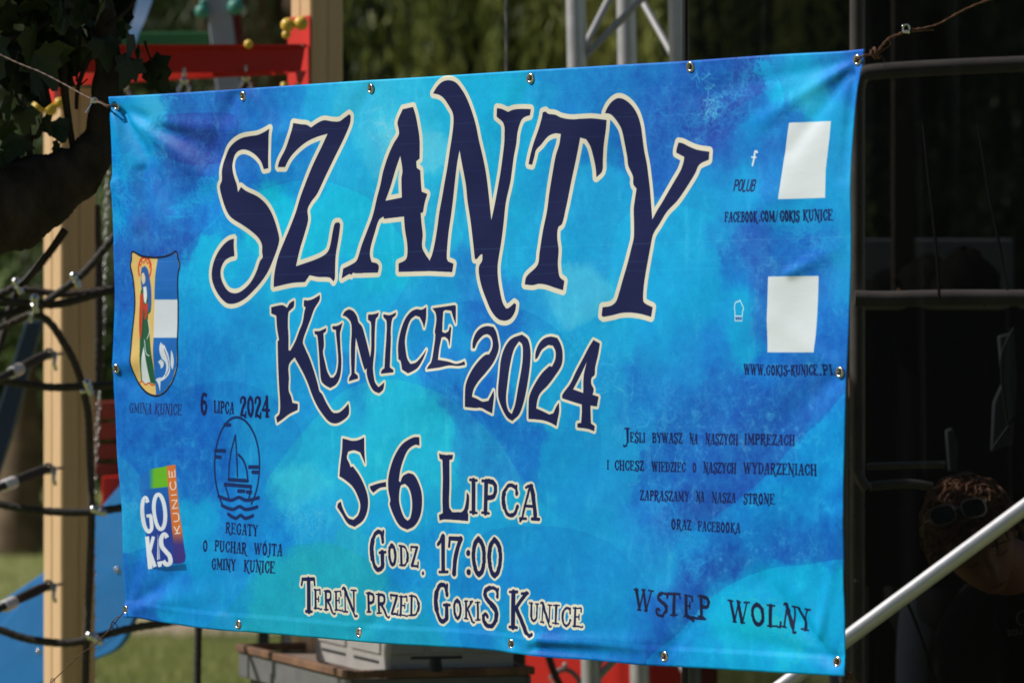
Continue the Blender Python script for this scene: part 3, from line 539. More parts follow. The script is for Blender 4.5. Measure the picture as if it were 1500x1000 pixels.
    wh = (222, 222, 232)
    art.pxstroke(G("148,365 132,325 112,345 102,400 102,480 116,560 144,600 168,590 176,560 168,470"), 2.9, wh); art.pxstroke(G("132,475 178,468"), 2.4, wh, sm=False)
    O_ = [(245 + 46 * math.cos(a), 440 + 142 * math.sin(a)) for a in np.linspace(0, 2 * math.pi, 26)]
    O_ = [(x + (y - 440) * .07, y) for x, y in O_]
    art.pxstroke(G(" ".join("%f,%f" % t for t in O_)), 2.9, wh, sm=False)
    art.pxstroke(G("134,640 166,905"), 3.3, wh, sm=False); art.pxstroke(G("192,640 158,770"), 2.6, wh, sm=False); art.pxstroke(G("156,760 205,888"), 3.0, wh, sm=False)
    art.pxstroke(G("306,650 282,622 256,660 262,720 296,764 326,800 332,850 300,868 272,838"), 3.3, wh)
    art.poly([G("228,620 240,690 246,825 222,832")], wh, sm=False); art.stroke(G("232,640 236,740 236,828"), .001, (38, 60, 140)); art.poly([G("222,846 268,838 258,885 232,890")], wh, sm=False)
    # vertical lettering on the orange strip, reading upwards
    def vtext(st, xa, ya, xb, yb, width):
        tot = sum(SANS[c][0] + 16 for c in st) - 16; x = 0
        for c in st:
            for s_ in SANS[c][1]:
                p = [tuple(float(v) for v in a.split(',')) for a in s_.split('|')[1].split()]
                pts = [(xa + (xb - xa) * (x + px_) / tot - width * py_ / 100, ya + (yb - ya) * (x + px_) / tot + width * .12 * py_ / 100) for px_, py_ in p]
                art.pxstroke(pts, .75, (226, 222, 222), sm=False)
            x += SANS[c][0] + 16
    vtext("KUNICE", 264.5, 782, 255.5, 687, 8.3)
    # head-strike lines
    for yy, al in ((365, .18), (391, .12), (404, .1), (180, .1), (207, .08), (300, .08), (318, .06), (632, .08), (655, .06), (140, .08), (860, .05), (250, .05)):
        art.stroke([(150, yy + 22), (700, yy), (1260, yy - 20 + (yy - 300) * .02)], .0006, (150, 215, 235), alpha=al)
    return art.img

# ------------------------------------------------------------------ building tools
random.seed(11)
C = scene.collection
ORG = {}

def W(x, y, d):
    """world point seen at survey position (x, y) at distance d"""
    return Vector(((x - 750) / FPX * d, d, EYE - (y - 500) / FPX * d))

class MB:
    def __init__(s): s.v = []; s.f = []
    def add(s, vs, fs):
        o = len(s.v); s.v += [tuple(v) for v in vs]; s.f += [tuple(i + o for i in f) for f in fs]; return s
    def box(s, c, size, ax=None):
        ax = ax or (Vector((1, 0, 0)), Vector((0, 1, 0)), Vector((0, 0, 1)))
        c = Vector(c); h = [size[i] / 2 for i in range(3)]
        vs = [c + ax[0] * h[0] * i + ax[1] * h[1] * j + ax[2] * h[2] * k for i in (-1, 1) for j in (-1, 1) for k in (-1, 1)]
        return s.add(vs, [(0, 1, 3, 2), (4, 6, 7, 5), (0, 4, 5, 1), (2, 3, 7, 6), (0, 2, 6, 4), (1, 5, 7, 3)])
    def bbox(s, c, size, ax=None, b=.003):
        """box with chamfered edges"""
        ax = ax or (Vector((1, 0, 0)), Vector((0, 1, 0)), Vector((0, 0, 1)))
        c = Vector(c); h = [size[i] / 2 for i in range(3)]; vs = []; idx = {}
        for i in (-1, 1):
            for j in (-1, 1):
                for k in (-1, 1):
                    for a in range(3):
                        q = [i * (h[0] - b), j * (h[1] - b), k * (h[2] - b)]; sg = (i, j, k); q[a] = sg[a] * h[a]
                        idx[(i, j, k, a)] = len(vs); vs.append(c + ax[0] * q[0] + ax[1] * q[1] + ax[2] * q[2])
        fs = []
        for a in range(3):
            o = [t for t in range(3) if t != a]
            for sg in (-1, 1):
                ring = []
                for p, q in ((-1, -1), (1, -1), (1, 1), (-1, 1)):
                    key = [0, 0, 0]; key[a] = sg; key[o[0]] = p; key[o[1]] = q; ring.append(idx[(*key, a)])
                fs.append(tuple(ring))
        for a in range(3):
            o = [t for t in range(3) if t != a]
            for p in (-1, 1):
                for q in (-1, 1):
                    k0 = [0, 0, 0]; k1 = [0, 0, 0]; k0[o[0]] = k1[o[0]] = p; k0[o[1]] = k1[o[1]] = q; k0[a] = -1; k1[a] = 1
                    fs.append((idx[(*k0, o[0])], idx[(*k1, o[0])], idx[(*k1, o[1])], idx[(*k0, o[1])]))
        for i in (-1, 1):
            for j in (-1, 1):
                for k in (-1, 1): fs.append((idx[(i, j, k, 0)], idx[(i, j, k, 1)], idx[(i, j, k, 2)]))
        return s.add(vs, fs)
    def tube(s, pts, r, n=10, lobes=0, twist=0.0, depth=.14, caps=True):
        pts = [Vector(p) for p in pts]; m = len(pts)
        rs = r if isinstance(r, (list, tuple)) else [r] * m
        t0 = (pts[1] - pts[0]).normalized()
        up = Vector((0, 0, 1)) if abs(t0.z) < .9 else Vector((1, 0, 0))
        nrm = t0.cross(up).normalized(); dist = 0; vs = []
        for i, p in enumerate(pts):
            t = (pts[min(i + 1, m - 1)] - pts[max(i - 1, 0)])
            t = t.normalized() if t.length > 1e-9 else t0
            nrm = (nrm - t * nrm.dot(t)).normalized(); bn = t.cross(nrm)
            if i: dist += (p - pts[i - 1]).length
            for k in range(n):
                a = 2 * math.pi * k / n
                rr = rs[i] * (1 + (depth * abs(math.cos(lobes * .5 * a - twist * dist)) - depth * .5 if lobes else 0))
                vs.append(p + nrm * math.cos(a) * rr + bn * math.sin(a) * rr)
        fs = [(i * n + k, i * n + (k + 1) % n, (i + 1) * n + (k + 1) % n, (i + 1) * n + k) for i in range(m - 1) for k in range(n)]
        if caps: fs += [tuple(reversed(range(n))), tuple((m - 1) * n + k for k in range(n))]
        return s.add(vs, fs)
    def ball(s, c, r, n=14, sc=(1, 1, 1), ax=None):
        ax = ax or (Vector((1, 0, 0)), Vector((0, 1, 0)), Vector((0, 0, 1)))
        c = Vector(c); vs = [c + ax[2] * r * sc[2]]; m = n // 2
        for i in range(1, m):
            th = math.pi * i / m
            for k in range(n):
                a = 2 * math.pi * k / n
                vs.append(c + ax[0] * r * sc[0] * math.sin(th) * math.cos(a) + ax[1] * r * sc[1] * math.sin(th) * math.sin(a) + ax[2] * r * sc[2] * math.cos(th))
        vs.append(c - ax[2] * r * sc[2]); L = len(vs) - 1
        fs = [(0, 1 + k, 1 + (k + 1) % n) for k in range(n)]
        fs += [(1 + (i - 1) * n + k, 1 + i * n + k, 1 + i * n + (k + 1) % n, 1 + (i - 1) * n + (k + 1) % n) for i in range(1, m - 1) for k in range(n)]
        fs += [(L, 1 + (m - 2) * n + (k + 1) % n, 1 + (m - 2) * n + k) for k in range(n)]
        return s.add(vs, fs)
    def ring(s, c, ax, prof, n=24):
        """lathe: profile [(radius, height)] closed loop turned about ax[2] at c"""
        c = Vector(c); m = len(prof); vs = []
        for k in range(n):
            a = 2 * math.pi * k / n; e = ax[0] * math.cos(a) + ax[1] * math.sin(a)
            for r, h in prof: vs.append(c + e * r + ax[2] * h)
        fs = [(k * m + i, ((k + 1) % n) * m + i, ((k + 1) % n) * m + (i + 1) % m, k * m + (i + 1) % m) for k in range(n) for i in range(m)]
        return s.add(vs, fs)
    def prism(s, pts, off):
        """outline extruded by off"""
        off = Vector(off); n = len(pts); vs = [Vector(p) for p in pts] + [Vector(p) + off for p in pts]
        return s.add(vs, [tuple(range(n)), tuple(reversed(range(n, 2 * n)))] + [(i, i + n, (i + 1) % n + n, (i + 1) % n) for i in range(n)])
    def build(s, name, mat, parent=None, smooth=True, angle=None, bevel=0):
        me = bpy.data.meshes.new(name); o = bpy.data.objects.new(name, me)
        org = Vector((0, 0, 0)); p = parent
        if parent is not None: org = Vector(ORG.get(parent.name, (0, 0, 0)))
        me.from_pydata([tuple(Vector(v) - org) for v in s.v], [], s.f); me.validate(); me.update()
        if smooth: me.shade_smooth() if hasattr(me, 'shade_smooth') else None
        if mat: me.materials.append(mat)
        C.objects.link(o)
        if parent is not None: o.parent = parent; ORG[o.name] = org
        if smooth and angle is not False:
            try: me.set_sharp_from_angle(angle=math.radians(angle or 38))
            except Exception: pass
        if bevel:
            b = o.modifiers.new("bevel", 'BEVEL'); b.width = bevel; b.segments = 2; b.limit_method = 'ANGLE'
        return o

def tag(o, label=None, cat=None, group=None, kind=None):
    for k, v in (('label', label), ('category', cat), ('group', group), ('kind', kind)):
        if v: o[k] = v
    return o

def thing(name, label, cat, loc, group=None):
    o = bpy.data.objects.new(name, None); C.objects.link(o); o.empty_display_size = .1
    o.location = loc; ORG[o.name] = tuple(loc)
    return tag(o, label, cat, group)

# ------------------------------------------------------------------ materials
def mat(name, col, rough=.6, metal=0.0, spec=.5, var=0.0, vscale=8.0, col2=None, bump=0.0, bscale=60.0, stretch=(1, 1, 1), coat=0, detail=5, sss=0, grime=0):
    m = bpy.data.materials.new(name); m.use_nodes = True; nt = m.node_tree; N = nt.nodes; L = nt.links
    b = N["Principled BSDF"]; b.inputs["Roughness"].default_value = rough; b.inputs["Metallic"].default_value = metal
    b.inputs["Specular IOR Level"].default_value = spec
    if coat: b.inputs["Coat Weight"].default_value = coat; b.inputs["Coat Roughness"].default_value = .12
    if sss: b.inputs["Subsurface Weight"].default_value = sss; b.inputs["Subsurface Radius"].default_value = (.01, .005, .003)
    tc = N.new("ShaderNodeTexCoord"); mp = N.new("ShaderNodeMapping"); mp.inputs["Scale"].default_value = stretch
    L.new(tc.outputs["Object"], mp.inputs[0])
    c1 = (*col, 1); c2 = (*(col2 or [v * (1 - var) for v in col]), 1)
    ns = N.new("ShaderNodeTexNoise"); ns.inputs["Scale"].default_value = vscale; ns.inputs["Detail"].default_value = detail; ns.inputs["Roughness"].default_value = .62
    L.new(mp.outputs[0], ns.inputs["Vector"])
    rp = N.new("ShaderNodeValToRGB"); rp.color_ramp.elements[0].position = .34; rp.color_ramp.elements[1].position = .66
    rp.color_ramp.elements[0].color = c2; rp.color_ramp.elements[1].color = c1
    L.new(ns.outputs[0], rp.inputs[0]); L.new(rp.outputs[0], b.inputs["Base Color"])
    if grime:
        g = N.new("ShaderNodeTexNoise"); g.inputs["Scale"].default_value = vscale * 3.7; g.inputs["Detail"].default_value = 8
        L.new(mp.outputs[0], g.inputs["Vector"])
        mr = N.new("ShaderNodeMapRange"); mr.inputs[1].default_value = .3; mr.inputs[2].default_value = .7
        mr.inputs[3].default_value = max(rough - grime, .05); mr.inputs[4].default_value = min(rough + grime, 1)
        L.new(g.outputs[0], mr.inputs[0]); L.new(mr.outputs[0], b.inputs["Roughness"])
    if bump:
        n2 = N.new("ShaderNodeTexNoise"); n2.inputs["Scale"].default_value = bscale; n2.inputs["Detail"].default_value = 6
        L.new(mp.outputs[0], n2.inputs["Vector"])
        bp = N.new("ShaderNodeBump"); bp.inputs["Strength"].default_value = bump; bp.inputs["Distance"].default_value = .01
        L.new(n2.outputs[0], bp.inputs["Height"]); L.new(bp.outputs[0], b.inputs["Normal"])
    return m

def leaf_mat(name, c1, c2, scale=3.0, rough=.5, trans=.25):
    m = mat(name, c1, rough, col2=c2, vscale=scale, spec=.35)
    nt = m.node_tree; N = nt.nodes; L = nt.links; b = N["Principled BSDF"]; out = N["Material Output"]
    t = N.new("ShaderNodeBsdfTranslucent"); mx = N.new("ShaderNodeMixShader"); mx.inputs[0].default_value = trans
    src = b.inputs["Base Color"].links[0].from_socket
    L.new(src, t.inputs[0]); L.new(b.outputs[0], mx.inputs[1]); L.new(t.outputs[0], mx.inputs[2]); L.new(mx.outputs[0], out.inputs[0])
    return m

M = {}
M['wood'] = mat("glued_pine", (.68, .46, .26), .55, col2=(.60, .40, .21), vscale=5, stretch=(6, 6, .5), bump=.12, bscale=30, grime=.1)
M['ply'] = mat("weathered_plywood", (.22, .115, .06), .7, col2=(.10, .05, .03), vscale=9, stretch=(3, 1, 1), bump=.3, bscale=50, grime=.1)
M['plytop'] = mat("worn_board", (.30, .22, .17), .6, col2=(.17, .12, .10), vscale=7, bump=.2, bscale=60)
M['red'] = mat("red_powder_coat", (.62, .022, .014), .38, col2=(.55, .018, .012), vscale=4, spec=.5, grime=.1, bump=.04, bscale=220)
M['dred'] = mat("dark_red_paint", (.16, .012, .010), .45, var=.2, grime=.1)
M['yellow'] = mat("yellow_plastic", (.85, .56, .07), .3, var=.12, vscale=30, spec=.5)
M['green'] = mat("green_panel", (.03, .16, .055), .45, var=.2, grime=.1)
M['teal'] = mat("teal_plastic", (.05, .26, .21), .5, var=.1)
M['lilac'] = mat("grey_lilac_beam", (.34, .35, .43), .45, var=.15, vscale=4)
M['blue'] = mat("blue_plastic_panel", (.008, .18, .50), .5, col2=(.007, .155, .44), vscale=5, grime=.08, bump=.03, bscale=160)
M['navy'] = mat("shaded_blue_beam", (.012, .035, .075), .5, var=.3)  # dark colour stands for a blue beam in shade
M['bluestrap'] = mat("blue_webbing", (.015, .09, .23), .6, var=.3, vscale=20)
M['orange'] = mat("red_orange_board", (.34, .045, .02), .6, col2=(.24, .03, .016), vscale=10, bump=.2)
M['steel'] = mat("galvanised_steel", (.50, .50, .50), .38, metal=.9, var=.25, vscale=25, grime=.15, bump=.05)
M['alu'] = mat("aluminium_tube", (.56, .56, .58), .46, metal=.7, col2=(.50, .50, .52), vscale=9, stretch=(1, 1, 1), grime=.06, bump=.01, bscale=60)
M['ferr'] = mat("crimped_aluminium", (.80, .79, .80), .42, metal=.25, col2=(.66, .65, .66), vscale=60, grime=.1, bump=.08, bscale=300)
M['brace'] = mat("dull_aluminium", (.36, .36, .37), .55, metal=.3, var=.15, vscale=20)
M['chrome'] = mat("bright_fitting", (.72, .72, .70), .2, metal=1, var=.15, vscale=60, grime=.08)
M['brass'] = mat("nickel_grommet", (.62, .60, .56), .24, metal=1, var=.35, vscale=90, grime=.12)
M['rope'] = mat("black_rope", (.022, .020, .019), .75, col2=(.045, .038, .033), vscale=90, bump=.3, bscale=240)
M['brope'] = mat("brown_rope", (.075, .055, .042), .8, col2=(.04, .03, .025), vscale=90, bump=.3, bscale=240)  # lighter and browner than the black rope
M['cable'] = mat("wire_cable", (.20, .20, .19), .45, metal=.6, var=.3, vscale=200)
M['rust'] = mat("rusty_wire", (.17, .075, .035), .8, col2=(.07, .032, .02), vscale=120, bump=.3, bscale=300, metal=.2)
M['bark'] = mat("dark_bark", (.050, .038, .030), .9, col2=(.020, .015, .012), vscale=22, stretch=(1, 1, .5), bump=1.0, bscale=45, spec=.2)
M['wbark'] = mat("willow_bark", (.17, .12, .075), .9, col2=(.07, .05, .035), vscale=6, bump=1.0, bscale=14, spec=.2)
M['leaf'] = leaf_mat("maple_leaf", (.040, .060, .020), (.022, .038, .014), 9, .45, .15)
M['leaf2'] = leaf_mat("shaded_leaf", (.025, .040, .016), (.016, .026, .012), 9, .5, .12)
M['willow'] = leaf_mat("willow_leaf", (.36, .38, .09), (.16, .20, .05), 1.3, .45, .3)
M['willow2'] = leaf_mat("willow_leaf_shaded", (.065, .088, .028), (.022, .035, .013), 1.3, .5, .2)  # darker copy of the willow leaf, shade put into its colour
M['hedge'] = leaf_mat("shrub_leaf", (.055, .08, .027), (.02, .033, .012), .8, .5, .2)
M['deep'] = mat("wood_deep_shade", (.010, .014, .008), .95, col2=(.005, .007, .004), vscale=2, spec=.1)  # near-black colour stands for the deep shade inside the wood
M['gbox'] = mat("grey_metal_case", (.36, .35, .33), .5, col2=(.31, .30, .285), vscale=8, grime=.1, bump=.05, bscale=140)
M['gapron'] = mat("grey_painted_steel", (.15, .15, .15), .5, col2=(.12, .12, .125), vscale=14, grime=.12, bump=.08, bscale=90)
M['black'] = mat("black_rubber", (.012, .012, .012), .6, var=.3)
M['pipe'] = mat("dark_painted_pipe", (.46, .41, .37), .35, metal=.3, var=.3, vscale=12, grime=.1)
M['redcase'] = mat("red_plastic", (.66, .018, .010), .42, col2=(.56, .014, .009), vscale=3, bump=.05, bscale=80)
M['pale'] = mat("pale_grey_panel", (.13, .135, .16), .6, var=.1, vscale=2)
M['bcloth'] = mat("black_cotton", (.010, .010, .012), .9, var=.3, vscale=40, spec=.15, bump=.3, bscale=300)
M['jeans'] = mat("dark_denim", (.020, .026, .045), .85, var=.4, vscale=60, bump=.3, bscale=400)
M['skin'] = mat("tanned_skin", (.56, .26, .18), .5, col2=(.46, .20, .13), vscale=14, spec=.4, sss=.08)
M['lip'] = mat("lips", (.36, .11, .09), .45, var=.1)
M['hair'] = mat("auburn_hair", (.34, .15, .07), .5, col2=(.18, .075, .035), vscale=30, spec=.5)
M['dhair'] = mat("dark_hair", (.006, .005, .004), .9, var=.3, spec=.05)
M['lens'] = mat("dark_lens", (.010, .012, .013), .08, spec=.6, var=.1)
M['clear'] = mat("clear_grey_acetate", (.30, .30, .28), .25, var=.1)
M['print'] = mat("pale_print", (.35, .36, .36), .7, var=.2, vscale=60)
M['white'] = mat("grey_cloth", (.07, .08, .10), .8, var=.1)

# ------------------------------------------------------------------ ground
def ground():
    m = bpy.data.materials.new("meadow_ground"); m.use_nodes = True; nt = m.node_tree; N = nt.nodes; L = nt.links; b = N["Principled BSDF"]
    b.inputs["Roughness"].default_value = .95; b.inputs["Specular IOR Level"].default_value = .1
    tc = N.new("ShaderNodeTexCoord"); n1 = N.new("ShaderNodeTexNoise"); n1.inputs["Scale"].default_value = .7; n1.inputs["Detail"].default_value = 8
    L.new(tc.outputs["Object"], n1.inputs[0]); r = N.new("ShaderNodeValToRGB")
    r.color_ramp.elements[0].position = .35; r.color_ramp.elements[0].color = (.20, .22, .08, 1)
    r.color_ramp.elements[1].position = .7; r.color_ramp.elements[1].color = (.36, .35, .15, 1)
    e = r.color_ramp.elements.new(.52); e.color = (.27, .29, .11, 1)
    L.new(n1.outputs[0], r.inputs[0]); L.new(r.outputs[0], b.inputs[0])
    n2 = N.new("ShaderNodeTexNoise"); n2.inputs["Scale"].default_value = 30; n2.inputs["Detail"].default_value = 8; L.new(tc.outputs["Object"], n2.inputs[0])
    bp = N.new("ShaderNodeBump"); bp.inputs["Strength"].default_value = .8; bp.inputs["Distance"].default_value = .05; L.new(n2.outputs[0], bp.inputs["Height"]); L.new(bp.outputs[0], b.inputs["Normal"])
    g = MB(); n = 60
    vs = []; fs = []
    for i in range(n + 1):
        for j in range(n + 1):
            x = -150 + 300 * i / n; y = -40 + 340 * j / n
            vs.append((x, y, 0))
    for i in range(n):
        for j in range(n): fs.append((i * (n + 1) + j, (i + 1) * (n + 1) + j, (i + 1) * (n + 1) + j + 1, i * (n + 1) + j + 1))
    g.add(vs, fs); tag(g.build("ground", m), kind="structure")
    def strip(name, y0, y1, x0, x1, mt, z=.006, wob=.25):
        s_ = MB(); k = 60; vs = []
        for i in range(k + 1):
            x = x0 + (x1 - x0) * i / k
            vs += [(x, y0 + wob * math.sin(x * .9) + wob * .5 * math.sin(x * 2.3), z), (x, y1 + wob * math.sin(x * .8 + 1) + wob * .4 * math.sin(x * 3.1), z)]
        s_.add(vs, [(2 * i, 2 * i + 2, 2 * i + 3, 2 * i + 1) for i in range(k)])
        return tag(s_.build(name, mt), kind="structure")
    strip("footpath", 24.9, 26.3, -12, 12, mat("trodden_sand", (.40, .31, .22), .95, col2=(.30, .23, .16), vscale=1.5, bump=.5, bscale=20), wob=.08)
    strip("asphalt_path", 37.5, 43, -20, 20, mat("old_asphalt", (.055, .055, .058), .9, var=.3, vscale=3, bump=.4, bscale=40), wob=.1)
    # grass blades on the piece of meadow that is in view
    r_ = np.random.RandomState(3); V = []; F = []
    k = 0
    spots = np.concatenate([np.column_stack([r_.uniform(-3.4, 1.4, 26000), r_.uniform(19.5, 24.9, 26000)]),
                            np.column_stack([r_.uniform(-4.6, -2.2, 5000), r_.uniform(26.4, 37.4, 5000)])])
    clump = np.sin(spots[:, 0] * 5.1) * np.sin(spots[:, 1] * 3.7) + r_.randn(len(spots)) * .4
    h = .035 + .035 * np.clip(clump, 0, 1.5) + r_.rand(len(spots)) * .03
    a = r_.uniform(0, 6.28, len(spots)); lean = r_.uniform(0, .04, len(spots)); w = .004
    base = np.column_stack([spots, np.full(len(spots), .0)])
    dx = np.column_stack([np.cos(a) * w, np.sin(a) * w, np.zeros(len(a))])
    tip = base + np.column_stack([np.cos(a * 1.7) * lean, np.sin(a * 1.7) * lean, h])
    V = np.stack([base - dx, base + dx, tip], 1).reshape(-1, 3)
    g = MB(); g.v = V; g.f = [(3 * i, 3 * i + 1, 3 * i + 2) for i in range(len(spots))]
    me = bpy.data.meshes.new("grass"); me.from_pydata(V.tolist(), [], g.f); me.materials.append(leaf_mat("grass_blade", (.42, .44, .16), (.24, .28, .10), 1.2, .6, .3))
    o = bpy.data.objects.new("grass", me); C.objects.link(o); tag(o, "short sunlit meadow grass beside the sandy path", "grass", kind="stuff")
ground()

# ------------------------------------------------------------------ far woods and willows
def leaves_mesh(name, cen, dirs, length, width, m, parent=None, kind=True):
    """diamond leaves: centres (n,3), long axis dirs (n,3)"""
    n = len(cen); r_ = np.random.RandomState(len(cen) % 97)
    side = np.cross(dirs, r_.randn(n, 3)); side /= np.linalg.norm(side, axis=1)[:, None] + 1e-9
    dirs = dirs / (np.linalg.norm(dirs, axis=1)[:, None] + 1e-9)
    L = (length * (.7 + .6 * r_.rand(n)))[:, None]; Wd = (width * (.7 + .6 * r_.rand(n)))[:, None]
    V = np.stack([cen - dirs * L / 2, cen + side * Wd / 2 - dirs * L * .08, cen + dirs * L / 2, cen - side * Wd / 2 - dirs * L * .08], 1).reshape(-1, 3)
    if parent is not None: V = V - np.array(ORG[parent.name])
    me = bpy.data.meshes.new(name); me.from_pydata(V.tolist(), [], [(4 * i, 4 * i + 1, 4 * i + 2, 4 * i + 3) for i in range(n)])
    me.materials.append(m); o = bpy.data.objects.new(name, me); C.objects.link(o)
    if parent is not None: o.parent = parent
    if kind: o["kind"] = "stuff"
    return o

def willow(x, y, label, seed, R=4.2, top=7.5, bottom=.9, n=420, m='willow', crown=9000):
    r_ = np.random.RandomState(seed); t = thing("willow_tree", label, "tree", (x, y, 0), "willows behind the playground")
    b = MB(); b.tube([(x, y, 0), (x + .1, y, 1.2), (x - .1, y + .1, 2.6), (x + .1, y, 4.2)], [.42, .34, .28, .2], 14)
    for k in range(9):
        a = k * .7 + seed; e = Vector((x + math.cos(a) * R * .75, y + math.sin(a) * R * .75, top - .6 + r_.rand() * .8))
        st = Vector((x, y, 2.4 + .2 * k)); mid = (st + e) / 2 + Vector((0, 0, .9))
        b.tube([st, mid, e], [.13, .08, .03], 8)
    b.build("trunk", M['wbark'], t)
    cen = []; dr = []
    for k in range(n):
        a = r_.uniform(0, 6.28); rr = R * math.sqrt(r_.rand()); px, py = x + rr * math.cos(a), y + rr * math.sin(a)
        z0 = top - .25 * rr + r_.uniform(-.8, .3); z1 = bottom + r_.rand() ** 2 * 2.6
        px += .25 * math.sin(px * 5); sway = r_.randn(2) * .25; m_ = int((z0 - z1) / .045)
        s_ = np.linspace(0, 1, m_); zz = z0 + (z1 - z0) * s_
        c_ = np.column_stack([px + sway[0] * s_ ** 2, py + sway[1] * s_ ** 2, zz]) + r_.randn(m_, 3) * .022
        d_ = np.column_stack([r_.randn(m_) * .42, r_.randn(m_) * .42, -np.ones(m_)])
        cen.append(c_); dr.append(d_)
    cen = np.concatenate(cen); dr = np.concatenate(dr)
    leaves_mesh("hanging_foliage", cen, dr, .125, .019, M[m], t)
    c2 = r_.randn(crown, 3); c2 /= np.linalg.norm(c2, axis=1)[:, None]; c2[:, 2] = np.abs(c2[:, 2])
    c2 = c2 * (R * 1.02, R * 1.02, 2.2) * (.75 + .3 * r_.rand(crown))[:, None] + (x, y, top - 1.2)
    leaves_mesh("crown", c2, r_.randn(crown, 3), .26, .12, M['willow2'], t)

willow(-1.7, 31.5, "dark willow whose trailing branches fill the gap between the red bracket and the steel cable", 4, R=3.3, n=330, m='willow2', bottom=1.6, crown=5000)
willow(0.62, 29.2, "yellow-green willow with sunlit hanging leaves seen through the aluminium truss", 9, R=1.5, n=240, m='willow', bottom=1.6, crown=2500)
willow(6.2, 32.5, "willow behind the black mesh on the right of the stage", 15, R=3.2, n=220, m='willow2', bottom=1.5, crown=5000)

def wood():
    r_ = np.random.RandomState(5)
    # dense wood edge far behind: a rolling mass of leaves on a dark body
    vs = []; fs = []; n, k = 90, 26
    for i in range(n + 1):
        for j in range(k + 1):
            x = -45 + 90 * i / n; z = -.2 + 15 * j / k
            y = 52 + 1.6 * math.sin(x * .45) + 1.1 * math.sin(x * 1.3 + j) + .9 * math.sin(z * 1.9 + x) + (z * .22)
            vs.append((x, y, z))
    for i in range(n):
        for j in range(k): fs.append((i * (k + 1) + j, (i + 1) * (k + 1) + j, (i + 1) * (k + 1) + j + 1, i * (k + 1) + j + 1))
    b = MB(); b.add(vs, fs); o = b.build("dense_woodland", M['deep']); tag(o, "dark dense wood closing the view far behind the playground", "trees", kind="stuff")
    m_ = 30000; x = r_.uniform(-9, 9, m_); z = r_.uniform(0, 9, m_)
    y = 51 + 1.6 * np.sin(x * .45) + 1.0 * np.sin(z * 1.9 + x) + r_.uniform(-.8, .8, m_)
    q = leaves_mesh("woodland_foliage", np.column_stack([x, y, z]), r_.randn(m_, 3), .34, .20, M['hedge'])
    tag(q, "mid green foliage on the edge of the far wood", "foliage", kind="stuff")
    # sunlit shrub left of the wooden post
    t = thing("shrub", "blurred sunlit green shrub left of the pale wooden post", "shrub", (-4.3, 40.5, 0))
    s_ = MB(); s_.tube([(-4.3, 40.5, 0), (-4.25, 40.5, .8), (-4.4, 40.6, 1.8)], [.09, .07, .04], 8); s_.build("stem", M['wbark'], t)
    c = r_.randn(9000, 3) * (.75, .6, .75) + (-4.3, 40.5, 1.7); leaves_mesh("foliage", c, r_.randn(9000, 3), .16, .09, leaf_mat("shrub_leaf_sunny", (.22, .30, .10), (.10, .15, .05), 1.0, .5, .3), t)
    t = thing("broken_stump", "brown blurred tree stump on the grass left of the wooden post", "stump", (-3.72, 34.5, 0))
    s_ = MB(); s_.tube([(-3.72, 34.5, -.02), (-3.70, 34.5, .3), (-3.68, 34.5, .8), (-3.66, 34.5, 1.40)], [.24, .18, .15, .11], 12); s_.build("trunk", M['wbark'], t)
wood()

# ------------------------------------------------------------------ the banner
B_DIR = Vector((CU, -SU, 0)); B_N = Vector((-SU, -CU, 0)); UP = Vector((0, 0, 1))
EDGE_T = [(159, 142), (265, 136), (358, 130), (450, 123.5), (542, 117.5), (660, 110.5), (779, 103), (893, 96), (1008, 89), (1125, 81), (1180, 78), (1230, 75.5), (1266, 72)]
EDGE_B = [(183, 904), (205, 905), (232, 910), (310, 921), (376, 926), (465, 934), (560, 942), (700, 950), (750, 956), (802, 962), (875, 967), (935, 973), (1012, 977), (1125, 984), (1180, 987), (1236, 990)]
EDGE_L = [(159, 142), (161, 165), (162.5, 200), (164, 250), (163, 300), (165, 350), (168, 430), (168, 500), (168, 545), (171, 600), (174, 680), (178, 750), (180.5, 830), (183, 904)]
EDGE_R = [(1266, 72), (1261, 110), (1256, 140), (1251, 190), (1248.5, 250), (1249, 330), (1247, 400), (1244, 470), (1240, 540), (1240, 600), (1237.5, 700), (1236, 800), (1233.5, 850), (1235.5, 900), (1236, 990)]

def arcpoly(pts):
    p = smooth(pts, False, 8); u, z = uz(p[:, 0], p[:, 1]); q = np.stack([u, z], 1)
    L = np.concatenate([[0], np.cumsum(np.hypot(*np.diff(q, axis=0).T))]); L /= L[-1]
    return lambda s: np.stack([np.interp(s, L, q[:, 0]), np.interp(s, L, q[:, 1])], -1)

